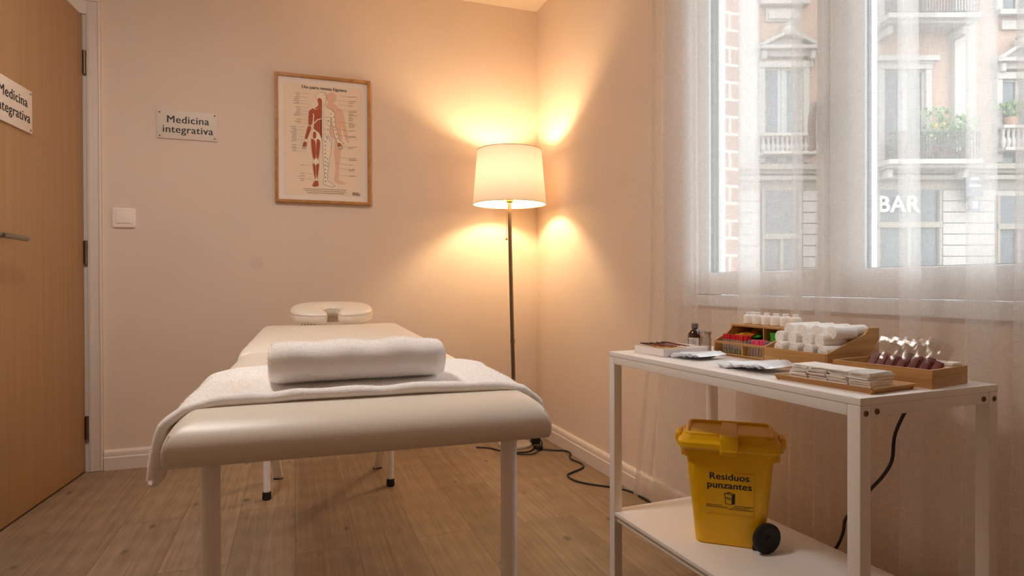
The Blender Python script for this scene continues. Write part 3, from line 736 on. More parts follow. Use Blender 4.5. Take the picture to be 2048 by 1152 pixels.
rings = [[(x, y, z) for x, y in inset(CO, d)] for z, d in lv]; n = len(CO)
vs = [v for g in rings for v in g]; fs = []
for i in range(len(rings)-1):
    for k in range(n): fs.append((i*n+k, i*n+(k+1) % n, (i+1)*n+(k+1) % n, (i+1)*n+k))
fs.append(tuple(reversed(range(n)))); fs.append(tuple(range((len(rings)-1)*n, len(rings)*n)))
fs = [tuple(reversed(f)) for f in fs]
b.add(vs, fs, CT); cp = b.link('cradle_pad', M_leather, fc, sharp=50)
b = B(); b.tube([tuple(CT @ Vector((x, y, 0.0345))) for x, y in CO+[CO[0]]], 0.0009, 5); b.link('piping', M_seam, cp)
b = B(); b.box((0, 0.085, 0.016), (0.10, 0.014, 0.030), 0.002); b.link('cradle_bracket', M_wmetal, fc)
b = B()
for k in range(5): b.lathe([(0, -0.003), (0.003, 0), (0, 0.003)], 8, Matrix.Translation((-0.118+0.012*k, -0.104, 0.004)))
b.link('strap_buckle', M_hinge, fc)

# towels: woven loops as short tufts on the surface
def tufts(b, n, length, seed, filt=None):
    rnd = random.Random(seed); V = [Vector(v) for v in b.V]; F = list(b.F); ar = []; tot = 0
    for f in F:
        a = (V[f[2]]-V[f[0]]).cross(V[f[3 % len(f)]]-V[f[1]]).length; tot += a; ar.append(tot)
    import bisect
    vs = []; fs = []
    for _ in range(n):
        f = F[bisect.bisect_left(ar, rnd.random()*tot)]
        u, v = rnd.random(), rnd.random()
        p = (V[f[0]]*(1-u)+V[f[1]]*u)*(1-v)+(V[f[3 % len(f)]]*(1-u)+V[f[2]]*u)*v
        nr = (V[f[1]]-V[f[0]]).cross(V[f[2]]-V[f[0]])
        if nr.length < 1e-12: continue
        nr.normalize(); d = (nr+Vector((rnd.gauss(0, .55), rnd.gauss(0, .55), rnd.gauss(0, .55)-0.25))).normalized()
        s = d.orthogonal().normalized(); s.rotate(Matrix.Rotation(rnd.uniform(0, 6.28), 3, d)); l = length*rnd.uniform(0.5, 1.3); w2 = length*0.10
        o = len(vs); vs += [p-s*w2, p+s*w2, p+d*l*0.7+s*w2*0.8, p+d*l, p+d*l*0.7-s*w2*0.8]; fs.append((o, o+1, o+2, o+3, o+4))
    b.mi = 1; b.add(vs, fs); b.mi = 0
# blanket strip across the table
bl = thing('draped_towel', 'white fleecy towel strip draped across the massage table', 'towel', (0.105, 0.87, 0), BED_R)
b = B()
hw = BW/2
cross = [(-hw-0.018, 0.594), (-hw-0.017, 0.612), (-hw-0.012, 0.64), (-hw-0.005, 0.6640), (-hw+0.012, 0.6840), (-hw+0.05, 0.6930), (-hw+0.12, 0.6940), (-0.10, 0.6960), (0.0, 0.6965), (0.1, 0.6960), (hw-0.12, 0.6940), (hw-0.05, 0.6930), (hw-0.012, 0.6840), (hw+0.005, 0.6640), (hw+0.010, 0.64), (hw+0.012, 0.61)]
XS = resample(cross, 6)
sec = []                                     # section in (along table, away from surface)
y0, y1 = 0.094, 0.400
for (yy, nn) in ((y0, .002), (y0-.004, .006), (y0-.003, .011), (y0+.004, .0145), (y0+.014, .0145), (y0+.02, .010), (y0+.03, .0085), (y0+.10, .0085), (y0+.19, .0085), (y1-.03, .0085), (y1-.02, .010), (y1-.012, .0125), (y1-.004, .0115), (y1, .007), (y1-.001, .001), (y1-.05, 0), (y0+.15, 0), (y0+.05, 0)):
    sec.append((yy, nn))
SS = sec
nX = len(XS)-1
def strip(u, v):
    i = min(nX, int(round(u*nX))); p = Vector(XS[i]); t = Vector(XS[min(nX, i+1)])-Vector(XS[max(0, i-1)]); t.normalize(); nr = Vector((-t.y, t.x))
    yy, nn = SS[int(round(v*len(SS))) % len(SS)]
    nz = noise.noise(Vector((p.x*9, yy*14, 3.1)))*0.5+0.5
    bs_ = -0.0085*min(1.0, max(0.0, (0.17-yy)/0.075))*min(1, max(0, (p.y-0.66)/0.02))
    dn = bs_+nn*(1+0.25*noise.noise(Vector((p.x*20, yy*25, p.y*20))))+(0.0012*nz if nn > 0.005 else 0)
    drp = max(0, (0.69-p.y)/0.1); yoff = -0.02*drp if p.x < 0 else -0.0*drp
    wv = 0.004*noise.noise(Vector((p.x*6, 0, 5)))
    return (p.x+nr.x*dn, yy+yoff*(1 if yy < 0.25 else 0.3)+wv, p.y+nr.y*dn)
b.grid(strip, nX, len(SS), False, True)
nS = len(SS)
b.add([strip(0, j/nS) for j in range(nS)], [tuple(range(nS))]); b.add([strip(1, j/nS) for j in range(nS)], [tuple(reversed(range(nS)))])
tufts(b, 36000, 0.0021, 4)
b.link('towel_cloth', [M_towel, M_tuft], bl, sharp=0)
def hemroll(u, v):
    r = 0.0095*max(0.0, math.sin(3.14159*u))**0.45
    return (-hw-0.024-r*math.cos(v*6.283), y0-0.030+0.085*u, 0.592+0.004*u+r*1.1*math.sin(v*6.283))
b = B(); b.grid(hemroll, 16, 14, False, True)
tufts(b, 1500, 0.0022, 8); b.link('towel_corner', [M_towel, M_tuft], bl, sharp=0)
# rolled towel
rt = thing('rolled_towel', 'rolled white fleecy towel lying on the draped towel strip', 'towel', (0.101, 1.062, 0.7045), BED_R + R(3.0))
b = B(); TN = 170; XNN = 46; L2 = 0.137; turns = 3.4
def spir(t, off):
    a = t*turns*2*math.pi + R(200); rr = 0.16+0.84*t
    k = (rr-off)
    x, y = math.cos(a)*k, math.sin(a)*k
    e = 0.82
    return (0.068*math.copysign(abs(x)**e, x), 0.0350*math.copysign(abs(y)**e, y))
def roll(u, v, off):
    t = u; yy, zz = spir(t, off); x = (v*2-1)
    endr = 1-0.10*max(0, abs(x)-0.90)/0.10
    lay = 0.010*math.sin(t*14)*0.5
    sag = 0.007*noise.noise(Vector((x*3, t*5, 1)))
    fl = max(-0.0325, zz*endr)
    return (x*(L2+lay*0.6), yy*endr*(1+0.03*noise.noise(Vector((x*2.2, yy*20, 0)))), 0.0335+fl+sag*0.6*(1 if fl > -0.022 else 0.0))
th_ = 0.20
b.grid(lambda u, v: roll(u, v, 0.0), TN, XNN)
b2_ = B(); 
b.grid(lambda u, v: roll(u, 1-v, th_*0.9), TN, XNN)
for e in (0, 1):
    b.grid(lambda u, v: roll(u, e, th_*0.9*v if e == 1 else th_*0.9*(1-v)), TN, 1)
b.grid(lambda u, v: roll(1.0, u, th_*0.9*v), XNN, 1)
tufts(b, 50000, 0.0023, 5); b.link('towel_roll', [M_towel, M_tuft], rt, sharp=0)

# ------------------------------------------------------------------ floor lamp
LX, LY = 1.066, 3.055
lamp = thing('floor_lamp', 'lit floor lamp with cream drum shade in the corner', 'floor lamp', (LX, LY, 0))
b = B(); b.lathe([(0.0, 0.0), (0.105, 0.0), (0.108, 0.004), (0.106, 0.014), (0.05, 0.02), (0.014, 0.024), (0.012, 0.04)], 40, Matrix.Translation((0.045, 0.05, 0)) @ Matrix.Scale(0.84, 4)); b.link('lamp_base', M_lampbase, lamp)
b = B(); b.tube([(0.045, 0.05, 0.03), (0.026, 0.03, 0.5), (0.008, 0.01, 1.0), (0.0, 0.0, 1.30)], 0.0105, 16, 3); b.lathe([(0.0125, -0.01), (0.0125, 0.01)], 16, Matrix.Translation((0.0245, 0.028, 0.56))); b.link('pole', M_nickel, lamp)
b = B(); b.lathe([(0.0, 1.287), (0.014, 1.287), (0.020, 1.292), (0.020, 1.325), (0.024, 1.328), (0.024, 1.345), (0.016, 1.35), (0.016, 1.375)], 20); so = b.link('socket', M_brass, lamp)
ZS0, ZS1, RS0, RS1 = 1.277, 1.557, 0.191, 0.168
b = B(); prof = [(RS0, ZS0), (RS0-0.0005, ZS0+0.002)] + [(RS0+(RS1-RS0)*k/10, ZS0+(ZS1-ZS0)*k/10) for k in range(1, 10)] + [(RS1, ZS1)]
b.grid(lambda u, v: ((RS0+(RS1-RS0)*v)*math.cos(u*6.28318), (RS0+(RS1-RS0)*v)*math.sin(u*6.28318), ZS0+(ZS1-ZS0)*v), 72, 8, True, False)
sh = b.link('lamp_shade', M_shade, lamp)
for (rr, zz) in ((RS0, ZS0), (RS1, ZS1)):
    b = B(); b.tube([(rr*math.cos(k/48*6.28318), rr*math.sin(k/48*6.28318), zz) for k in range(49)], 0.0016, 6); b.link('shade_ring', M_brass, sh)
b = B()
for k in range(3):
    a = R(35+120*k); b.cyl((0.0, 0.0, 1.305), ((RS0-0.002)*math.cos(a), (RS0-0.002)*math.sin(a), ZS0+0.012), 0.0011, 6)
b.link('shade_spider', M_brass, sh)
M_bulb = emis('bulb glow', LAMP_COLOR, LAMP_POWER*20)
b = B(); b.lathe([(0.0, 1.375), (0.012, 1.376), (0.014, 1.392), (0.024, 1.412), (0.029, 1.435), (0.026, 1.455), (0.016, 1.468), (0.0, 1.472)], 20); b.link('bulb', M_bulb, lamp)
b = B(); b.tube([(-0.022, -0.02, 1.31), (-0.023, -0.0205, 1.2), (-0.0225, -0.02, 1.10)], 0.0012, 6); b.lathe([(0, -0.007), (0.006, -0.003), (0.0065, 0.002), (0.003, 0.008), (0, 0.01)], 12, Matrix.Translation((-0.0225, -0.02, 1.095))); b.link('pull_chain', M_brass, lamp)
# unseen fill light added to brighten the near half of the room
cl = thing('added_fill_light', 'added unseen round fill light over the near part of the room', 'fill light', (-0.5, 1.6, ZC))
b = B(); b.lathe([(0.0, -0.03), (0.20, -0.03), (0.215, -0.02), (0.215, 0.0), (0.0, 0.0)], 40); b.link('fill_base', M_wmetal, cl)
b = B(); b.lathe([(0.0, -0.075), (0.08, -0.072), (0.15, -0.058), (0.19, -0.035), (0.195, -0.0305)], 40); b.link('fill_diffuser', emis('added fill glow', FILL_COLOR, FILL_POWER), cl)
# cords on the floor
cord = thing('power_cord', 'black power cord winding along the floor by the skirting', 'cord', (1.22, 2.86, 0))
def rel(P, o): return [tuple(Vector(p)-Vector(o)) for p in P]
o_ = (1.22, 2.86, 0)
b = B(); b.tube(rel([(1.205, 2.965, .006), (1.27, 2.92, .005), (1.305, 2.90, .006), (1.315, 2.85, .005), (1.275, 2.76, .005), (1.288, 2.665, .005), (1.265, 2.602, .005), (1.19, 2.555, .005), (1.150, 2.52, .005), (1.152, 2.44, .005), (1.20, 2.37, .005), (1.252, 2.32, .005), (1.300, 2.253, .005), (1.313, 2.17, .005), (1.313, 2.0, .005), (1.312, 1.6, .005), (1.312, 1.3, .005)], o_), 0.0042, 8, 6); b.link('cable', M_black, cord)
b = B(); b.box((1.197-o_[0], 2.978-o_[1], 0.013), (0.03, 0.045, 0.024), 0.006, 3, None); b.box((1.185-o_[0], 3.003-o_[1], 0.012), (0.018, 0.02, 0.016), 0.004); b.link('plug', M_black, cord)
lc = thing('lamp_cord', 'black lamp cord looped on the floor beside the lamp base', 'cord', (1.05, 3.02, 0))
o_ = (1.05, 3.02, 0)
b = B(); b.tube(rel([(0.90, 3.12, .005), (0.96, 3.08, .005), (1.01, 2.99, .005), (1.06, 2.955, .005), (1.12, 2.945, .005), (1.16, 2.975, .005), (1.183, 3.01, .01)], o_), 0.0038, 8, 6)
b.tube(rel([(1.05, 2.93, .005), (1.13, 2.90, .005), (1.19, 2.955, .009)], o_), 0.003, 8, 6)
b.tube(rel([(1.20, 3.06, .006), (1.235, 3.03, .012), (1.24, 3.08, .03), (1.22, 3.12, .03), (1.205, 3.09, .012)], o_), 0.0042, 8, 5); b.link('cable', M_black, lc)
b = B(); b.box((1.218-o_[0], 3.085-o_[1], 0.024), (0.05, 0.035, 0.044), 0.008, 3); b.link('cord_dimmer', M_black, lc)

# ------------------------------------------------------------------ things on the walls
def sign(name, label, M, w, h, ts, lw):
    t = bpy.data.objects.new(name, None); COL.objects.link(t); tag(t, label, 'sign'); t.matrix_world = M
    # local: x right, z up, y towards the wall
    b = B(); b.b2(-w/2, w/2, -0.006, 0, -h/2, h/2, 0.0012); b.link('sign_plate', M_plate, t)
    for sx in (-1, 1):
        for sz in (-1, 1):
            b = B(); b.lathe([(0.0038, 0), (0.0036, 0.0012), (0.002, 0.002), (0, 0.002)], 12, Matrix.Translation((sx*(w/2-0.013), -0.006, sz*(h/2-0.012))) @ Matrix.Rotation(R(90), 4, 'X')); b.link('screw', M_screw, t)
    b = B(); T = Matrix.Translation((0.002, -0.0063, 0)) @ Matrix.Rotation(R(90), 4, 'X')
    text_into(b, 'Medicina', ts, T @ Matrix.Translation((0, lw, 0)), 0.0003, 0, ts*0.014, spacing=1.06); b.link('lettering', M_ink, t)
    b = B(); text_into(b, 'integrativa', ts, T @ Matrix.Translation((0, -lw, 0)), 0.0003, 0, ts*0.014, spacing=1.06)
    b.link('lettering', M_ink, t); return t
sign('wall_sign', 'pale sign reading Medicina integrativa screwed to the wall above the switch', Matrix.Translation((-0.4805, YB, 1.632)), 0.264, 0.136, 0.049, 0.0235)
SM_ = LM @ Matrix.Translation((0.618, 0.0, 1.522)) @ Matrix(((-1, 0, 0, 0), (0, -1, 0, 0), (0, 0, 1, 0), (0, 0, 0, 1)))
sign('door_sign', 'pale sign reading Medicina integrativa on the oak door, cut by the photo edge', SM_, 0.276, 0.162, 0.053, 0.028)
sw = thing('light_switch', 'cream square light switch on the wall beside the door casing', 'light switch', (-0.751, YB, 1.177))
b = B()
PR = [(y, ins) for y, ins in ((0, 0.001), (-0.004, 0), (-0.007, 0.001), (-0.009, 0.004), (-0.0095, 0.010))]
RG = [[(x, y, z) for x, z in rrect(0.097-2*ins, 0.093-2*ins, 0.011-ins*0.4)] for y, ins in PR]
nn_ = len(RG[0]); b.add([v for g in RG for v in g], [(i*nn_+k, i*nn_+(k+1) % nn_, (i+1)*nn_+(k+1) % nn_, (i+1)*nn_+k) for i in range(len(RG)-1) for k in range(nn_)]+[tuple(range((len(RG)-1)*nn_, len(RG)*nn_))]); b.link('switch_plate', M_switch, sw)
b = B(); b.b2(-0.031, 0.031, -0.0125, -0.006, -0.026, 0.026, 0.003, 3, Matrix.Rotation(R(-1.5), 4, 'X')); b.link('rocker', M_switch, sw)
# framed anatomy chart
PX0, PX1, PZ0, PZ1 = -0.087, 0.386, 1.279, 1.934
po = thing('framed_chart', 'oak-framed anatomy chart with a half-muscled figure on the back wall', 'framed poster', ((PX0+PX1)/2, YB, (PZ0+PZ1)/2))
PW, PH = PX1-PX0, PZ1-PZ0
b = B(); fw = 0.0155; fdep = 0.022
for (x0, x1, z0, z1) in ((-PW/2, -PW/2+fw, -PH/2, PH/2), (PW/2-fw, PW/2, -PH/2, PH/2), (-PW/2+fw, PW/2-fw, PH/2-fw, PH/2), (-PW/2+fw, PW/2-fw, -PH/2, -PH/2+fw)):
    b.b2(x0, x1, -fdep, 0, z0, z1, 0.0015)
b.link('picture_frame', M_frame, po)
b = B(); b.b2(-PW/2+fw-0.003, PW/2-fw+0.003, -0.010, -0.002, -PH/2+fw-0.003, PH/2-fw+0.003); b.link('mat_board', M_mat, po)
def PP(x, y):
    u = (x-72)/706.0; v = (y-88-92*u)/(957-52*u)
    return (-PW/2+PW*u, PH/2-PH*v)
MATS = [M_paper, M_ghost, M_muscle, M_muscle2, M_figw, M_ink, M_line]
b = B(); PB = Matrix(((1, 0, 0, 0), (0, 0, -1, 0), (0, 1, 0, 0), (0, 0, 0, 1)))
_lv = [0.0104]
def poly(P, mi, px=True):
    """flat printed shape"""
    Q = [PP(*p) for p in P] if px else P
    b.mi = mi; _lv[0] += 0.000004
    n = len(Q); ar = sum(Q[i][0]*Q[(i+1) % n][1]-Q[(i+1) % n][0]*Q[i][1] for i in range(n))
    f = tuple(range(n)) if ar > 0 else tuple(reversed(range(n)))
    b.add([(x, -_lv[0], z) for x, z in Q], [f], None, False)
def smooth_poly(P, k=3):
    n = len(P); Q = []
    for i in range(n):
        a, bb, c, d = P[i-1], P[i], P[(i+1) % n], P[(i+2) % n]
        for s in range(k):
            t = s/k; Q.append(tuple(0.5*((2*bb[j])+(c[j]-a[j])*t+(2*a[j]-5*bb[j]+4*c[j]-d[j])*t*t+(-a[j]+3*bb[j]-3*c[j]+d[j])*t**3) for j in (0, 1)))
    return Q
def stroke(P, w, mi):
    for i in range(len(P)-1):
        a = Vector(P[i]); c = Vector(P[i+1]); d = c-a
        if d.length < 1e-6: continue
        n_ = Vector((-d.y, d.x)).normalized()*w/2; e = d.normalized()*w*0.3
        poly([tuple(a-e+n_), tuple(c+e+n_), tuple(c+e-n_), tuple(a-e-n_)], mi)
def ell(cx, cyy, rx, ry, mi, n=20): poly([(cx+rx*math.cos(6.28318*k/n), cyy+ry*math.sin(6.28318*k/n)) for k in range(n)], mi)
poly([(133, 160), (722, 238), (714, 1022), (133, 988)], 0)
# ghost figure
ell(484, 290, 38, 42, 1)
poly(smooth_poly([(452, 330), (505, 335), (530, 365), (565, 385), (585, 470), (600, 545), (614, 610), (600, 620), (575, 560), (556, 500), (560, 600), (552, 690), (540, 800), (535, 880), (552, 900), (592, 918), (560, 926), (505, 905), (512, 800), (500, 700), (505, 600), (470, 560), (450, 440)]), 1)
# muscled half
OUT_L = [(412, 246), (385, 250), (369, 270), (370, 292), (380, 308), (386, 335), (376, 358), (345, 364), (322, 378), (314, 410), (316, 450), (308, 490), (295, 540), (284, 590), (262, 606), (258, 614), (276, 612), (268, 648), (290, 656), (302, 640), (306, 606), (305, 585), (324, 545), (337, 505), (345, 440), (352, 480), (344, 520), (334, 560), (330, 610), (336, 680), (346, 738), (341, 790), (352, 850), (360, 885), (338, 930), (352, 938), (386, 936), (380, 886), (390, 800), (388, 740), (398, 660), (404, 600), (412, 600)]
poly(OUT_L, 4)
for P, m_ in (([(380, 296), (402, 290), (411, 310), (411, 366), (384, 366), (358, 366), (388, 340)], 2),
              ([(320, 382), (346, 364), (360, 378), (348, 402), (326, 412), (316, 402)], 2),
              ([(352, 380), (372, 370), (411, 372), (411, 420), (385, 430), (356, 418)], 2),
              ([(317, 412), (345, 404), (346, 440), (336, 482), (318, 486), (313, 452)], 2),
              ([(312, 492), (334, 500), (322, 540), (303, 584), (288, 584), (298, 540)], 2),
              ([(356, 422), (411, 428), (411, 590), (400, 578), (372, 530), (352, 512), (356, 470)], 2),
              ([(348, 540), (366, 532), (371, 562), (364, 584), (346, 580)], 2),
              ([(333, 592), (350, 590), (366, 620), (366, 730), (350, 736), (338, 680)], 2),
              ([(372, 596), (398, 606), (394, 670), (384, 734), (370, 730)], 2),
              ([(344, 772), (362, 776), (366, 840), (364, 884), (354, 850)], 2),
              ([(368, 776), (388, 772), (386, 810), (376, 880), (369, 850)], 2),
              ([(356, 898), (380, 896), (384, 932), (342, 934)], 2), ([(280, 606), (300, 612), (296, 640), (272, 640)], 2)):
    poly(smooth_poly(P, 3), m_)
for P in ([(330, 400), (346, 425), (340, 470)], [(356, 418), (385, 428), (411, 418)], [(372, 440), (366, 500)], [(388, 440), (384, 540)], [(400, 440), (399, 570)], [(345, 620), (352, 720)], [(385, 620), (378, 720)], [(310, 505), (296, 575)], [(320, 515), (304, 575)], [(352, 790), (362, 870)], [(380, 790), (373, 860)]):
    stroke(P, 2.5, 3)
stroke([(360, 470), (378, 448), (408, 440)], 7, 4); stroke([(350, 522), (385, 545), (408, 592)], 9, 4); stroke([(368, 736), (368, 768)], 20, 4)
stroke(OUT_L[:-1], 1.6, 6)
for k in range(5): stroke([(272+k*6, 640), (268+k*7, 662)], 1.6, 5)
# outlined half
OUT_R = [(412, 246), (436, 250), (449, 268), (449, 292), (438, 316), (436, 345), (450, 362), (490, 378), (507, 400), (510, 450), (514, 500), (532, 560), (542, 604), (560, 612), (578, 628), (560, 628), (566, 665), (540, 668), (528, 640), (522, 612), (505, 565), (490, 505), (480, 430), (474, 500), (470, 540), (484, 590), (478, 690), (462, 770), (452, 845), (452, 895), (480, 915), (508, 938), (480, 942), (425, 922), (420, 905), (428, 860), (424, 780), (418, 700), (418, 600), (412, 600)]
poly(OUT_R, 4)
poly([(528, 618), (552, 624), (558, 646), (530, 648)], 2)
stroke(OUT_R[:-1], 2.0, 5); stroke([(412, 300), (412, 600)], 2, 5)
for k in range(5): stroke([(538+k*6, 648), (534+k*7, 668)], 1.6, 5)
for k in range(20): ell(406, 440+k*7.3, 3, 2.4, 5, 6)
for k in range(19): ell(424, 335+k*14.5, 3, 3, 5, 6)
for k in range(11): ell(436, 610+k*29, 4, 5, 5, 6)
for (x, y) in ((478, 408), (496, 388), (500, 432), (503, 466), (498, 500), (508, 525), (520, 555), (528, 590), (462, 455), (458, 525), (452, 575), (453, 735), (452, 765), (452, 790), (470, 600)): ell(x, y, 4, 4, 5, 6)
for P in ([(432, 430), (474, 432)], [(440, 450), (470, 470)], [(440, 470), (468, 500)], [(430, 520), (462, 515)], [(424, 270), (440, 262), (444, 290), (430, 296)], [(455, 560), (470, 575), (458, 590), (450, 570)], [(436, 545), (450, 595)], [(500, 510), (520, 508)]): stroke(P, 2.2, 6)
# call-out rules and small print
rnd = random.Random(3)
for (x1_, ys) in ((250, (246, 262, 275, 288, 302, 314, 322)), (258, (350, 366, 378, 390, 400, 410)), (258, (440, 455, 465)), (230, (492, 505, 516, 528, 540, 551, 562, 574, 586, 598)), (228, (626, 640, 650, 662, 672)), (285, (776,)), (285, (838, 856, 876, 890))):
    for i, y in enumerate(ys):
        l = rnd.uniform(22, 50); x = x1_-l
        while x < x1_-4:
            d = rnd.uniform(4, 10); stroke([(x, y), (min(x+d, x1_), y+1)], 2.8, 6); x += d+3
        if i % 2 == 0: stroke([(x1_+3, y+1), (x1_+55+rnd.uniform(0, 20), y+10)], 1.0, 6)
for ys in ((288,), (322, 336), (354,), (390, 402, 415, 424, 438, 448, 460), (480, 490, 500, 510), (536,), (575, 583), (655, 665), (738, 750), (784,), (818, 828), (866,)):
    for i, y in enumerate(ys):
        l = rnd.uniform(25, 62); x = 612
        while x < 612+l:
            d = rnd.uniform(4, 10); stroke([(x, y), (x+d, y+1)], 2.8, 6); x += d+3
        if i == 0: stroke([(520+rnd.uniform(-20, 20), y-14), (606, y-1)], 1.0, 6)
for r_ in range(3):
    x = 275+r_*15; y = 950+r_*14
    while x < 590-r_*12:
        d = rnd.uniform(5, 14); stroke([(x, y+(x-275)*0.06), (x+d, y+(x+d-275)*0.06)], 3.0, 6); x += d+5
for r_ in range(3):
    x = 640; 
    while x < 690: d = rnd.uniform(4, 9); stroke([(x, 988+r_*8+(x-640)*.1), (x+d, 988+r_*8+(x+d-640)*.1)], 3.6, 5); x += d+3.5
b.mi = 5
tz = PP(432, 222)
text_into(b, 'Uto pairo reestas Eigoiens', 0.0222, Matrix.Translation((tz[0], -0.0112, tz[1])) @ Matrix.Rotation(R(90), 4, 'X'), 0.0001, 0, 0.0004, spacing=0.95)
b.link('chart_print', MATS, po, sharp=0)

# ------------------------------------------------------------------ trolley and what stands on it
TR = 0.05241521; TO = Vector((0.8745, 0.764, 0)); TZ = 0.671
def T(bx, ay, z=TZ):
    c, s = math.cos(TR), math.sin(TR)
    return Vector((TO.x+bx*c-ay*s, TO.y+bx*s+ay*c, z))
TL, TW = 0.7816, 0.3624
tro = thing('trolley_table', 'white two-tier side trolley table before the window curtain', 'table', TO, TR)
b = B(); b.b2(0, TW, 0, TL, TZ-0.0125, TZ, 0.0008); top = b.link('tabletop', [M_top], tro)
b = B(); q = 0.026; zt = TZ-0.0128
b.b2(0.001, 0.019, q, TL-q, zt-0.020, zt, 0.001); b.b2(TW-0.019, TW-0.001, q, TL-q, zt-0.020, zt, 0.001)
b.b2(q, TW-q, 0.001, 0.019, zt-0.020, zt, 0.001); b.b2(q, TW-q, TL-0.019, TL-0.001, zt-0.020, zt, 0.001); b.link('apron', M_wmetal, tro)
for (x, y) in ((0.0, 0.0), (TW-q, 0.0), (0.0, TL-q), (TW-q, TL-q)):
    b = B(); b.b2(x+0.0005, x+q-0.0005, y+0.0005, y+q-0.0005, 0.012, zt, 0.0015); o = b.link('leg', M_wmetal, tro)
    b = B(); b.lathe([(0.009, 0), (0.011, 0.002), (0.011, 0.012), (0.006, 0.013)], 14, Matrix.Translation((x+q/2, y+q/2, 0))); b.link('foot', M_rubber, o)
SZ = 0.227
b = B(); b.b2(0.002, TW-0.002, 0.002, TL-0.002, SZ-0.010, SZ, 0.001); b.link('shelf', M_top, tro)
b = B(); b.b2(0.008, TW-0.008, q, TL-q, SZ-0.026, SZ-0.0105, 0.001); b.link('shelf_frame', M_wmetal, tro)
for (x, z) in ((0.0135, TZ-0.026), (0.040, TZ-0.0245), (TW-0.042, TZ-0.0245), (TW-0.012, TZ-0.026)):
    b = B(); b.lathe([(0.0052, 0), (0.0048, 0.0018), (0.0026, 0.002), (0.0022, 0.0008), (0, 0.0008)], 16, Matrix.Translation((x, 0.001, z)) @ Matrix.Rotation(R(90), 4, 'X')); b.link('bolt', M_hinge, tro)

# white card box with slim sticks
wb = thing('card_box', 'shallow white open box of slim sticks at the far end of the table', 'box', T(0.122, 0.664), TR + R(2))
b = B(); hx, hy, hh, tk = 0.073, 0.064, 0.021, 0.0022
b.b2(-hx, hx, -hy, hy, 0, 0.0025); b.b2(-hx, -hx+tk, -hy, hy, 0, hh, 0.0005); b.b2(hx-tk, hx, -hy, hy, 0, hh, 0.0005); b.b2(-hx, hx, -hy, -hy+tk, 0, hh, 0.0005); b.b2(-hx, hx, hy-tk, hy, 0, hh, 0.0005)
b.link('box_tray', M_traywhite, wb)
b = B(); b.b2(0.035, 0.037, -hy+tk, hy-tk, 0.0025, 0.017); b.link('divider', M_traywhite, wb)
b = B(); b.b2(-hx+tk, 0.035, -hy+tk, hy-tk, 0.0025, 0.016); b.link('lining', M_tan, wb)
rnd = random.Random(2); ordn = ['first', 'second', 'third', 'fourth', 'fifth', 'sixth', 'seventh', 'eighth', 'ninth', 'tenth', 'eleventh', 'twelfth', 'thirteenth', 'fourteenth', 'fifteenth', 'sixteenth']
wM = Matrix.Translation(T(0.122, 0.664)) @ Matrix.Rotation(TR + R(2), 4, 'Z')
for k in range(12):
    y = 0.047+rnd.uniform(-.005, .005); p = wM @ Vector((-0.062+k*0.0082, y, 0.0255+rnd.uniform(0, .002)))
    t = thing('stick', ('%s dark-tipped slim stick from the left in the white box' % ordn[k]), 'stick', p, TR+R(2)+R(-80+rnd.uniform(-7, 7)), 'slim sticks in the white box')
    L_ = rnd.uniform(0.062, 0.078); dz = -0.005
    b = B(); b.cyl((0.012, 0, 0.012/L_*dz), (L_, 0, dz), 0.0011, 8); b.link('shaft', M_stick if k % 3 else M_stickd, t)
    b = B(); b.cyl((0, 0, 0.0), (0.018, 0, 0.018/L_*dz), 0.0017, 8); b.link('tip', M_black, t)
for k in range(3):
    p = wM @ Vector((0.052, -0.03+k*0.022, 0.0025))
    b = B(); b.lathe([(0.004, 0), (0.0045, 0.012), (0.002, 0.014), (0.002, 0.019), (0, 0.019)], 10); o = b.link('vial', M_plastic_w); o.location = p
    tag(o, '%s tiny white vial in the narrow slot of the white box' % ('nearest', 'middle', 'farthest')[k], 'vial', 'tiny vials in the white box')
# amber bottle and jar
am = thing('amber_bottle', 'brown glass bottle with grey cap and paper label behind the white box', 'bottle', T(0.243, 0.715), TR); am.scale = (1.14, 1.14, 1.06)
b = B(); b.lathe([(0.0, 0), (0.0155, 0), (0.0172, 0.002), (0.0172, 0.040), (0.0165, 0.046), (0.012, 0.053), (0.0075, 0.057), (0.007, 0.062), (0.0, 0.062)], 28); b.link('bottle_body', M_amber, am)
b = B(); b.lathe([(0.0082, 0.0585), (0.0085, 0.0595), (0.0085, 0.0705), (0.008, 0.072), (0, 0.072)], 24); b.link('cap', M_cap, am)
b = B(); b.grid(lambda u, v: (0.0175*math.cos(R(175+90*u)), 0.0175*math.sin(R(175+90*u)), 0.006+0.028*v), 14, 1); b.grid(lambda u, v: (0.0175*math.cos(R(292+60*u)), 0.0175*math.sin(R(292+60*u)), 0.006+0.018*v), 10, 1); b.link('paper_label', M_label, am)
b = B()
for k in range(5): b.grid(lambda u, v: (0.0177*math.cos(R(185+60*u-k*3)), 0.0177*math.sin(R(185+60*u-k*3)), 0.010+0.0045*k+0.0012*v), 8, 1)
b.link('label_print', M_ink, am)
ja = thing('glass_jar', 'small clear glass jar with aluminium lid between white box and bamboo organizer', 'jar', T(0.219, 0.640), TR); ja.scale = (1.1, 1.1, 1.12)
b = B(); b.lathe([(0.0, 0.001), (0.0125, 0.001), (0.014, 0.003), (0.014, 0.036), (0.0125, 0.04), (0.0125, 0.046)], 26); b.lathe([(0.011, 0.046), (0.011, 0.04), (0.0125, 0.036), (0.0125, 0.005), (0, 0.004)], 26); b.link('jar_glass', M_jar, ja)
b = B(); b.lathe([(0.0138, 0.042), (0.0142, 0.043), (0.0138, 0.046), (0.0142, 0.049), (0.0138, 0.052), (0.0135, 0.054), (0, 0.054)], 28); b.link('jar_lid', M_alu, ja)
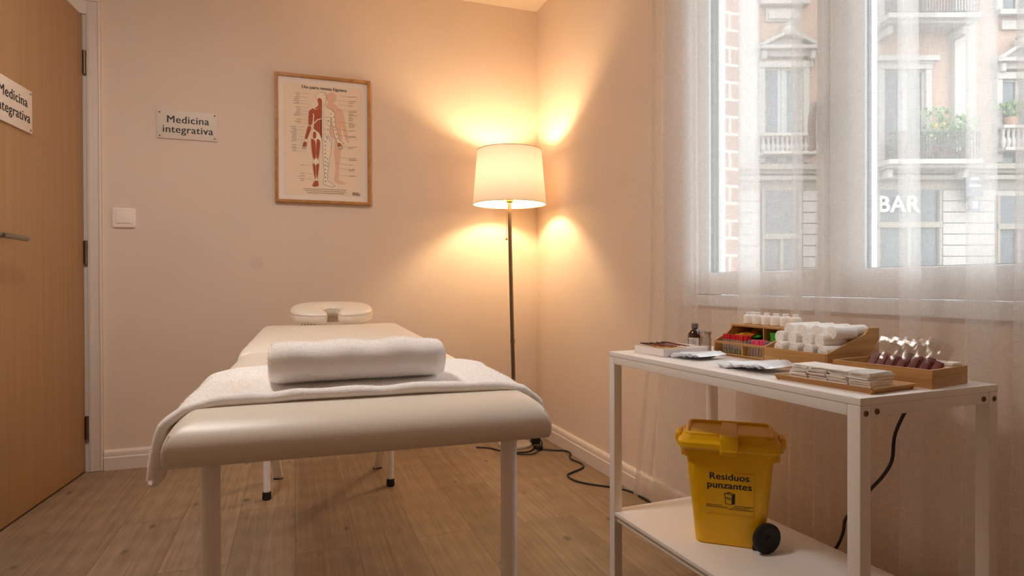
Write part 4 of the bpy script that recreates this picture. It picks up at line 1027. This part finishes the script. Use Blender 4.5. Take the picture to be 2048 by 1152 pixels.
b = B(); b.grid(lambda u, v: (0.0143*math.cos(R(190+80*u)), 0.0143*math.sin(R(190+80*u)), 0.006+0.014*v), 12, 1); b.link('jar_label', M_label, ja)

# stepped bamboo organizers
def side_panel(b, y0, y1, poly):
    b.prism(poly, y1-y0, Matrix(((1, 0, 0, 0), (0, 0, -1, y1), (0, 1, 0, 0), (0, 0, 0, 1))))
SIDE1 = [(0, 0), (0.131, 0), (0.131, 0.080), (0.061, 0.080), (0.060, 0.074), (0.055, 0.066), (0.046, 0.058), (0.03, 0.05), (0.012, 0.042), (0.0, 0.037)]
OX, OY0, OY1 = 0.224, 0.402, 0.614
o1 = thing('tube_organizer', 'stepped bamboo organizer holding capped tubes with white bottles on top', 'organizer', T(OX, 0, TZ), TR)
tk = 0.005
for (a, c) in ((OY1-tk, OY1), (OY0, OY0+tk)):
    b = B(); side_panel(b, a, c, SIDE1); b.link('side_panel', M_bamboo2, o1)
b = B(); b.b2(0, 0.131, OY0+tk, OY1-tk, 0.0, 0.005); b.b2(0.0, 0.004, OY0+tk, OY1-tk, 0, 0.007, 0.0008); b.link('bottom_board', M_bamboo, o1)
b = B(); b.b2(0.0, 0.005, OY0+tk, OY1-tk, 0.031, 0.037, 0.0008); b.link('front_rail', M_bamboo, o1)
b = B(); b.b2(0.060, 0.131, OY0+tk, OY1-tk, 0.074, 0.080, 0.0008); b.link('top_board', M_bamboo, o1)
b = B(); b.b2(0.062, 0.131, OY0+tk, OY1-tk, 0.038, 0.042, 0.0005); b.b2(0.058, 0.062, OY0+tk, OY1-tk, 0.005, 0.042); b.link('middle_shelf', M_bamboo, o1)
b = B(); b.b2(0.126, 0.131, OY0+tk, OY1-tk, 0.005, 0.074); b.link('back_panel', M_bamboo, o1)
b = B(); b.b2(0.0, 0.058, 0.507, 0.511, 0.005, 0.036, 0.0005); b.b2(0.061, 0.126, 0.497, 0.501, 0.042, 0.074, 0.0005); b.link('divider', M_bamboo, o1)
def cap_tube(name, label, x, y, z, h, cm, tilt, group, gel=True, rr=0.0042):
    t = thing(name, label, 'tube', T(x, y, TZ+z), TR, group); t.rotation_euler = (R(tilt[0]), R(tilt[1]), TR)
    b = B(); b.lathe([(0, 0), (rr*0.7, 0.0006), (rr, 0.003), (rr, h-0.010)], 14); b.link('tube_body', M_tube, t)
    b = B(); b.lathe([(rr*1.02, h-0.0135), (rr*1.22, h-0.013), (rr*1.22, h-0.001), (rr*1.0, h), (0, h)], 14); b.link('cap', cm, t)
    if gel: b = B(); b.lathe([(0, 0.001), (rr*0.66, 0.0016), (rr*0.85, 0.004), (rr*0.85, 0.009), (0, 0.009)], 10); b.link('contents', M_gel, t)
    return t
rnd = random.Random(9)
for k in range(9):
    cap_tube('specimen_tube', '%s red-capped tube from the left in the organizer front row' % ordn[k], OX+0.018+rnd.uniform(0, .003), 0.596-k*0.0098, 0.0052, 0.050+rnd.uniform(-.001, .001), M_red, (rnd.uniform(-3, 3), rnd.uniform(2, 6)), 'red-capped tubes, front row')
for k in range(4):
    cap_tube('specimen_tube', '%s red-capped tube from the left in the organizer second row' % ordn[k], OX+0.036+rnd.uniform(0, .003), 0.552-k*0.0098, 0.0052, 0.050+rnd.uniform(-.001, .001), M_red, (rnd.uniform(-3, 3), rnd.uniform(2, 5)), 'red-capped tubes, second row')
caps = [('slate-blue', M_greyb), ('pink', M_pink), ('pink', M_pink), ('pink', M_pink), ('pink', M_pink), ('pink', M_pink), ('slate-blue', M_greyb), ('teal', M_teal), ('pink', M_pink)]
cnt = {}
for k, (nm, mm) in enumerate(caps):
    cnt[nm] = cnt.get(nm, 0)+1
    lab = 'teal-capped tube among the pink ones in the right organizer compartment' if nm == 'teal' else '%s %s-capped tube from the left in the right organizer compartment' % (ordn[cnt[nm]-1], nm)
    cap_tube('specimen_tube', lab, OX+0.016+rnd.uniform(0, .004), 0.501-k*0.0098, 0.0052, 0.041+rnd.uniform(-.001, .003), mm, (rnd.uniform(-3, 3), rnd.uniform(2, 5)), 'tubes in the right compartment', k in (5, 6, 7))
for k, (dy, mm, nm) in enumerate(((0, M_yel, 'yellow'), (-0.028, M_orange, 'orange'), (-0.05, M_green, 'green'))):
    b = B(); b.grid(lambda u, v: (0.05*u, 0.036*(v-0.5), 0.002+0.008*math.sin(u*3.14)*math.sin(v*3.14)+0.002*math.sin(v*20+u*9)), 8, 8); b.grid(lambda u, v: (0.05*u, 0.036*(0.5-v), 0.0008), 1, 1)
    o = b.link('packet', mm); o.location = T(OX+0.063+0.004*k, 0.590+dy, TZ+0.0455+0.004*(k % 2)); o.rotation_euler = (R(12-10*k), R(-6), TR+R(-14+12*k)); tag(o, '%s crinkled packet lying in the upper left organizer compartment' % nm, 'packet')
b = B(); b.b2(0, 0.035, -0.022, 0.022, 0, 0.021, 0.002); b.b2(-0.001, 0.036, -0.023, 0.023, 0.017, 0.0215, 0.001); o = b.link('small_box', M_green); o.location = T(OX+0.068, 0.462, TZ+0.0422); o.rotation_euler = (0, 0, TR); tag(o, 'small bright green box in the upper right organizer compartment', 'box')
# white bottles on top
b = B(); b.lathe([(0, 0), (0.0125, 0), (0.0138, 0.0015), (0.0138, 0.020), (0.0125, 0.0235), (0.0085, 0.026), (0.0060, 0.0268), (0.0060, 0.0278), (0.0072, 0.0282), (0.0072, 0.0312), (0.0062, 0.032), (0, 0.032)], 28)
bn = ['leftmost', 'second from left', 'third from left', 'fourth from left', 'fifth from left', 'rightmost']
b0 = None
for k in range(6):
    p = T(0.318, 0.584-k*0.0315, TZ+0.0802)
    if b0 is None: b0 = b.link('plastic_bottle', M_plastic_w)
    o = b0 if k == 0 else b0.copy()
    if k: COL.objects.link(o)
    o.location = p; o.rotation_euler = (0, 0, TR); tag(o, 'small white bottle, %s of the front row on the organizer top' % bn[k], 'bottle', 'white bottles on the organizer')
o = b0.copy(); COL.objects.link(o); o.location = T(0.340, 0.593, TZ+0.0802); tag(o, 'small white bottle half hidden behind the leftmost one on the organizer', 'bottle', 'white bottles on the organizer')
# bandage box
BX, BY0, BY1 = 0.181, 0.219, 0.396
SIDE2 = [(0, 0), (0.155, 0), (0.155, 0.092), (0.124, 0.092), (0.119, 0.087), (0.112, 0.079), (0.0, 0.041)]
o2 = thing('bandage_box', 'bamboo bin with sloping sides full of white bandage rolls', 'storage box', T(BX, 0, TZ), TR)
for (a, c) in ((BY1-tk, BY1), (BY0, BY0+tk)):
    b = B(); side_panel(b, a, c, SIDE2); b.link('side_panel', M_bamboo2, o2)
b = B(); b.b2(0, 0.004, BY0+0.0005, BY1-0.0005, 0, 0.0412, 0.0008); b.link('front_panel', M_bamboo, o2)
b = B(); b.b2(0.004, 0.15, BY0+tk, BY1-tk, 0, 0.005); b.link('bottom_board', M_bamboo, o2)
b = B(); b.b2(0.150, 0.155, BY0+tk, BY1-tk, 0.005, 0.092); b.link('back_panel', M_bamboo, o2)
rr = 0.0142
def roll_mesh(L_):
    b = B(); b.lathe([(0.0, 0.0012), (0.002, 0.001), (0.0026, -0.0004), (0.0042, -0.0006), (0.0050, 0.0004), (0.008, 0.0), (0.011, 0.0006), (rr-0.0012, 0.0), (rr, 0.0015), (rr, L_-0.0015), (rr-0.0015, L_), (0, L_)], 26, Matrix.Rotation(R(90), 4, 'Y'))
    for k in range(3):
        b.tube([(-0.0004, (0.004+0.003*k+0.0015*t/6.283)*math.cos(t), (0.004+0.003*k+0.0015*t/6.283)*math.sin(t)) for t in [i*6.283/20 for i in range(21)]], 0.00025, 4)
    return b
rb = roll_mesh(0.058).link('bandage_roll', M_cotton)
rowsN = [('bottom', 4, 0.0052+rr, 0.008, 0), ('lower', 4, 0.0052+rr+0.0232, 0.009, 1), ('middle', 4, 0.0052+rr+0.0464, 0.019, 0), ('top', 4, 0.0052+rr+0.0640, 0.035, 1)]
first = True
sp = 0.0385
for (nm, n_, z, xs, off) in rowsN[1:]:
    for k in range(n_):
        y = BY1-tk-rr-0.006-k*sp-(0.013 if off else 0.0)+rnd.uniform(-.002, .002)
        o = rb if first else rb.copy()
        if not first: COL.objects.link(o)
        first = False
        o.location = T(BX+xs+rnd.uniform(0, .005), y, TZ+z); o.rotation_euler = (rnd.uniform(0, 3), R(rnd.uniform(-2, 2)), TR+R(-6+rnd.uniform(-3, 3)))
        tag(o, 'white bandage roll, %s from the left in the %s visible row' % (ordn[k], nm), 'bandage roll', 'bandage rolls in the bamboo bin')
for k in range(4):
    o = rb.copy(); COL.objects.link(o); y = BY1-tk-rr-0.010-k*sp
    o.location = T(BX+0.097, y, TZ+0.0052+rr+0.0640); o.rotation_euler = (0.7*k, 0, TR+R(3-2*k)); o.scale = (0.85, 1, 1); tag(o, 'white bandage roll behind the top row, %s from the left' % ordn[k], 'bandage roll', 'bandage rolls in the bamboo bin')
for k in range(5):
    o = rb.copy(); COL.objects.link(o); y = BY1-tk-rr-0.001-k*0.0345
    o.location = T(BX+0.006, y, TZ+0.0052+rr+0.0); o.rotation_euler = (0.4*k, 0, TR); tag(o, 'white bandage roll on the floor of the bin, %s from the left' % ordn[k], 'bandage roll', 'bandage rolls in the bamboo bin')
# low tray with bags
LTR = TR - R(8)*-1
lt = thing('bamboo_tray', 'bamboo tray holding clear bags at the near end of the table', 'tray', T(0.246, 0.113), TR+R(8))
lw, ll, lh, tk2 = 0.128, 0.186, 0.034, 0.005
b = B(); b.b2(-lw/2, -lw/2+tk2, -ll/2, ll/2, 0, lh, 0.0008); b.link('front_panel', M_bamboo, lt)
b = B(); b.b2(lw/2-tk2, lw/2, -ll/2, ll/2, 0, lh, 0.0008); b.link('back_panel', M_bamboo, lt)
for s in (-1, 1):
    b = B(); y = s*(ll/2-tk2/2); b.b2(-lw/2+tk2, lw/2-tk2, y-tk2/2, y+tk2/2, 0, lh, 0.0008); b.link('side_panel', M_bamboo2, lt)
b = B(); b.b2(-lw/2+tk2, lw/2-tk2, -ll/2+tk2, ll/2-tk2, 0.0, 0.004); b.link('bottom_board', M_bamboo, lt)
LTM = Matrix.Translation(T(0.246, 0.113)) @ Matrix.Rotation(TR+R(8), 4, 'Z')
BO = ['leftmost', 'second from left', 'third from left', 'fourth from left', 'rightmost']
for k in range(5):
    p = LTM @ Vector((-0.008+0.0050*k, 0.038-k*0.0182, 0.007))
    t = thing('plastic_bag', 'clear plastic bag of maroon sachets, %s in the bamboo tray' % BO[k], 'bag', p, TR+R(8)); t.matrix_world = Matrix.Translation(p) @ Matrix.Rotation(TR+R(13), 4, 'Z') @ Matrix.Rotation(R(27-k), 4, 'Y') @ Matrix.Rotation(R(13+2*k), 4, 'X')
    rr_ = random.Random(20+k); w_ = 0.050; h_ = 0.080
    def bagf(u, v, s):
        bul = 0.0045*math.sin(u*3.1416)*math.sin(min(1, v*1.15)*3.1416)**0.7 if v < 0.87 else 0
        return (-s*bul-0.0009*s+0.0007*noise.noise(Vector((u*5+k*3, v*6, s))), -w_/2+w_*u+0.001*noise.noise(Vector((v*5, k, 0))), h_*v)
    b = B(); b.grid(lambda u, v: bagf(u, v, 1), 14, 16); b.grid(lambda u, v: bagf(1-u, v, -1), 14, 16)
    b.tube([bagf(u/10, 0.88, 1.05) for u in range(11)], 0.0007, 5); b.link('bag_film', M_bag, t)
    b = B()
    for j in range(3):
        y = -w_/2+0.003+j*0.0155
        b.b2(-0.0015-0.0004*j, 0.0012, y, y+0.0145, 0.002, 0.043+rr_.uniform(-.006, .003), 0.0008)
    o = b.link('maroon_sachets', M_maroon, t)
for k in range(2):
    p = LTM @ Vector((0.042, -0.050-k*0.025, 0.0042))
    b = B()
    for j in range(5): b.box((0, 0, 0.0035+0.0072*j), (0.030-0.001*(j % 2), 0.022, 0.0068), 0.002, 2, Matrix.Rotation(R((j*37) % 7-3), 4, 'Z'))
    o = b.link('cotton_pad', M_cotton); o.location = p; o.rotation_euler = (0, 0, TR+R(5)); tag(o, 'folded white cotton pad stack, %s of two at the bag tray end' % ('left', 'right')[k], 'cotton pad', 'cotton pads in the bag tray')
# small tray with sachet stacks
STP = T(0.103, 0.121); STR = TR+R(4.5)
stt = thing('bamboo_tray', 'shallow bamboo tray with four stacks of sachets on the near table edge', 'tray', STP, STR)
b = B(); sw_, sl_, shh = 0.120, 0.198, 0.0105
def flare(x0, x1, y0, y1):
    pass
b.b2(-sw_/2+0.006, sw_/2-0.006, -sl_/2+0.006, sl_/2-0.006, 0, 0.003, 0.001)
def wallstrip(p0, p1, n):
    p0 = Vector(p0); p1 = Vector(p1); n = Vector(n)
    prof = [(0.0, 0.0), (0.008, shh), (0.0115, shh), (0.004, 0.0)]
    vs = [p0+n*(d-0.008)+Vector((0, 0, z)) for d, z in prof]+[p1+n*(d-0.008)+Vector((0, 0, z)) for d, z in prof]
    b.add(vs, [(0, 1, 5, 4), (1, 2, 6, 5), (2, 3, 7, 6), (3, 0, 4, 7), (3, 2, 1, 0), (4, 5, 6, 7)], None, False)
wallstrip((-sw_/2, sl_/2, 0), (-sw_/2, -sl_/2, 0), (-1, 0, 0)); wallstrip((sw_/2, -sl_/2, 0), (sw_/2, sl_/2, 0), (1, 0, 0))
wallstrip((-sw_/2, -sl_/2, 0), (sw_/2, -sl_/2, 0), (0, -1, 0)); wallstrip((sw_/2, sl_/2, 0), (-sw_/2, sl_/2, 0), (0, 1, 0))
b.link('tray_body', M_bamboo, stt)
STM = Matrix.Translation(STP) @ Matrix.Rotation(STR, 4, 'Z')
def sachet(L_, W_, th, seed, mats, thick=False):
    b = B(); s_ = Vector((seed*1.7, seed*0.3, 0))
    def f(u, v, sd):
        pu = min(1, 6*min(u, 1-u)); pv = min(1, 5*min(v, 1-v)); z = th*0.5*pu*pv
        wob = 0.28*th*noise.noise(Vector((u*4, v*4, 0))+s_)
        return ((u-0.5)*L_+0.0006*noise.noise(Vector((v*7, 1, 0))+s_), (v-0.5)*W_, th*0.5+sd*max(z, 0.0012 if thick else 0.00012)*(1+0.25*noise.noise(Vector((u*7, v*6, sd))+s_))+wob*0.4)
    b.grid(lambda u, v: f(u, v, 1), 16, 10); b.grid(lambda u, v: f(1-u, v, -1), 16, 10)
    if thick:
        for e in (0, 1):
            b.grid(lambda u, v: f(u if e else 1-u, 1-e, 1-2*v), 16, 1); b.grid(lambda u, v: f(e, u if e else 1-u, 1-2*v), 10, 1)
    return b
rnd = random.Random(12)
sm = [sachet(0.070, 0.038, 0.0034, k, M_paperw, True) for k in range(4)]
smo = []
SN = ['far left', 'middle left', 'middle right', 'nearest']
NS = 10
lev = ['lowest'] + ['%s from below' % q_ for q_ in ordn[1:9]] + ['topmost']
for i in range(4):
    for j in range(NS):
        v = (i*3+j) % 4
        if len(smo) <= v and len(smo) < 4: o = sm[len(smo)].link('sachet', M_paperw if len(smo) != 2 else M_cleans); smo.append(o)
        else: o = smo[v].copy(); COL.objects.link(o)
        y = 0.062-i*0.0408 + rnd.uniform(-.002, .002); x = -0.004+rnd.uniform(-.003, .003)
        o.location = STM @ Vector((x, y, 0.0032+j*0.0028)); o.rotation_euler = (R(rnd.uniform(-1, 1)), R(rnd.uniform(-1, 1)), STR+R(rnd.uniform(-5, 5)))
        tag(o, 'white sachet, %s of the %s stack on the shallow tray' % (lev[j], SN[i]), 'sachet', 'stacked sachets on the shallow tray')
# fanned piles of foil sachets
def fan(x0, y0, x1, y1, n, L_, W_, rot0, rot1, tilt, label, group, mm, seed):
    rnd = random.Random(seed); ms = [sachet(L_, W_, 0.0045, seed+q, mm).link('sachet', mm) for q in range(3)]
    used = [False]*3
    for k in range(n):
        t = k/(n-1); q = k % 3
        if used[q]: o = ms[q].copy(); COL.objects.link(o)
        else: o = ms[q]; used[q] = True
        o.location = T(x0+(x1-x0)*t+rnd.uniform(-.004, .004), y0+(y1-y0)*t+rnd.uniform(-.002, .002), TZ+0.0022+0.0009*k+0.003*math.sin(t*3.14)); o.rotation_euler = (R(tilt+rnd.uniform(-3, 3)), R(rnd.uniform(-2, 2)), TR+R(rot0+(rot1-rot0)*t+rnd.uniform(-4, 4)))
        tag(o, label % ordn[k], 'sachet', group)
fan(0.112, 0.570, 0.126, 0.515, 11, 0.100, 0.024, -30, 10, 18, '%s silver sachet from the left in the pile beside the white box', 'foil sachets beside the white box', M_foil, 41)
fan(0.100, 0.386, 0.106, 0.276, 15, 0.104, 0.023, -22, 8, 24, '%s silver sachet from the left in the fanned pile before the bandage bin', 'fanned foil sachets at the table middle', M_foil, 52)

# ------------------------------------------------------------------ yellow sharps bin
SA = -R(39)
bn_ = thing('sharps_bin', 'yellow sharps waste bin with black wheel on the trolley shelf', 'waste bin', (0.982, 1.222, SZ), SA); bn_.scale = (1, 1, 0.953)
# local: x along the front face, y backwards, z up
def frust(b, z0, w0, d0, z1, w1, d1, r, yc=0.075, n=5):
    P0 = rrect(w0, d0, r, n); P1 = rrect(w1, d1, r, n); k = len(P0)
    vs = [(x, y+yc, z0) for x, y in P0]+[(x, y+yc, z1) for x, y in P1]
    b.add(vs, [(i, (i+1) % k, k+(i+1) % k, k+i) for i in range(k)]+[tuple(reversed(range(k))), tuple(range(k, 2*k))])
b = B(); frust(b, 0.004, 0.158, 0.135, 0.228, 0.200, 0.160, 0.022); frust(b, 0.0, 0.150, 0.127, 0.004, 0.158, 0.135, 0.02); frust(b, 0.222, 0.212, 0.170, 0.252, 0.216, 0.174, 0.022)
body = b.link('bin_body', M_yellow, bn_)
b = B(); frust(b, 0.250, 0.240, 0.192, 0.262, 0.240, 0.192, 0.024); frust(b, 0.262, 0.236, 0.188, 0.268, 0.222, 0.174, 0.022)
frust(b, 0.268, 0.214, 0.166, 0.279, 0.206, 0.158, 0.018); frust(b, 0.244, 0.228, 0.182, 0.250, 0.238, 0.190, 0.024)
# raised rim round a sunken lid panel
P = rrect(0.196, 0.148, 0.014, 5); b.tube([(x, y+0.075, 0.281) for x, y in P+[P[0]]], 0.005, 8)
lid = b.link('lid', M_yellow, bn_)
b = B(); b.b2(-0.021, 0.021, -0.032, -0.010, 0.238, 0.282, 0.003); b.b2(-0.019, 0.019, -0.024, 0.165, 0.278, 0.2835, 0.002); b.b2(-0.021, 0.021, -0.030, -0.006, 0.272, 0.2865, 0.003); b.b2(-0.018, 0.018, -0.034, -0.028, 0.246, 0.252, 0.001); b.link('lid_clasp', M_yellow, lid)
for s in (-1, 1):
    b = B(); b.b2(s*0.108-0.006, s*0.108+0.006, 0.03, 0.12, 0.215, 0.25, 0.003); b.b2(s*0.122-0.007, s*0.122+0.007, 0.045, 0.105, 0.245, 0.272, 0.005); b.link('side_clip', M_yellow, lid)
b = B()
Mf = Matrix(((1, 0, 0, 0), (0, math.sin(R(3.2)), -math.cos(R(3.2)), 0), (0, math.cos(R(3.2)), math.sin(R(3.2)), 0), (0, 0, 0, 1)))
def faceM(z):
    yf = 0.075-(0.135+(0.160-0.135)*(z-0.004)/0.224)/2
    return Matrix.Translation((0, yf-0.0009, z)) @ Matrix(((1, 0, 0, 0), (0, -math.sin(R(3.2)), -math.cos(R(3.2)), 0), (0, math.cos(R(3.2)), -math.sin(R(3.2)), 0), (0, 0, 0, 1)))
b.prism([(-0.055, -0.058), (0.055, -0.058), (0.055, 0.048), (-0.055, 0.048)], 0.0006, faceM(0.142) @ Matrix.Translation((0, 0, -0.0003))); lab = b.link('bin_label', M_yellow2, body)
b = B(); FM2 = faceM(0.142) @ Matrix.Translation((0, 0, 0.0005))
text_into(b, 'Residuos', 0.0245, FM2 @ Matrix.Translation((0, 0.036, 0)), 0.0002, 0, 0.0006, spacing=1.03); b.link('lettering', M_ink, lab); b = B()
text_into(b, 'punzantes', 0.0245, FM2 @ Matrix.Translation((0, 0.014, 0)), 0.0002, 0, 0.0006, spacing=1.03); b.link('lettering', M_ink, lab); b = B()
def q2(P, M=FM2): b.prism(P, 0.0003, M)
def ln(x0, y0, x1, y1, w=0.001):
    d = Vector((x1-x0, y1-y0)); n_ = Vector((-d.y, d.x)).normalized()*w/2; q2([(x0+n_.x, y0+n_.y), (x0-n_.x, y0-n_.y), (x1-n_.x, y1-n_.y), (x1+n_.x, y1+n_.y)])
for (x0, y0, x1, y1) in ((-.011, -.006, .002, -.004), (.002, -.004, .013, -.006), (-.011, -.006, .006, -.009), (.006, -.009, .013, -.006), (-.011, -.006, -.010, -.015), (-.010, -.015, .005, -.018), (-.009, -.016, -.009, -.032), (-.009, -.032, .005, -.034), (-.009, -.019, .005, -.021), (-.004, -.003, .004, -.003)): ln(x0, y0, x1, y1, 0.0013)
q2([(.006, -.009), (.013, -.006), (.013, -.031), (.005, -.034)])
rnd = random.Random(6)
for (xs, xe, y) in ((-.052, -.016, -.038), (-.053, -.004, -.0425), (.012, .054, -.036), (.006, .044, -.0405), (-.001, .054, -.045)):
    x = xs
    while x < xe: d = rnd.uniform(.002, .006); ln(x, y, min(xe, x+d), y, 0.0016); x += d+0.0012
b.link('label_print', M_ink, lab)
wx, wy = 0.083, -0.006
b = B(); Mw = Matrix.Translation((wx, wy, 0.037)) @ Matrix.Rotation(R(38), 4, 'Z') @ Matrix.Rotation(R(90), 4, 'X')
b.lathe([(0, -0.010), (0.026, -0.010), (0.034, -0.008), (0.037, -0.004), (0.037, 0.004), (0.034, 0.007), (0.028, 0.008), (0.024, 0.006), (0.006, 0.006), (0.005, 0.009), (0, 0.009)], 36, Mw); b.link('wheel', M_rubber, bn_)
b = B(); b.b2(0.052, 0.078, 0.000, 0.02, 0.0, 0.012, 0.002); b.link('wheel_bracket', M_black, bn_)

# cord hanging behind the trolley
hc = thing('hanging_cord', 'black cord hanging behind the trolley in front of the curtain', 'cord', (1.243, 1.0, 0))
o_ = (1.243, 1.0, 0)
b = B(); b.tube(rel([(1.2435, 0.94, 0.63), (1.2435, 0.965, 0.60), (1.2435, 0.998, 0.53), (1.2435, 1.006, 0.469), (1.2435, 1.03, 0.425), (1.2435, 1.062, 0.385), (1.2435, 1.10, 0.33), (1.2435, 1.128, 0.295), (1.2435, 1.135, 0.26), (1.2435, 1.155, 0.215), (1.2435, 1.19, 0.17), (1.2435, 1.22, 0.08), (1.2435, 1.24, 0.006)], o_), 0.0038, 8, 5); b.link('cable', M_black, hc)
bpy.context.view_layer.update()
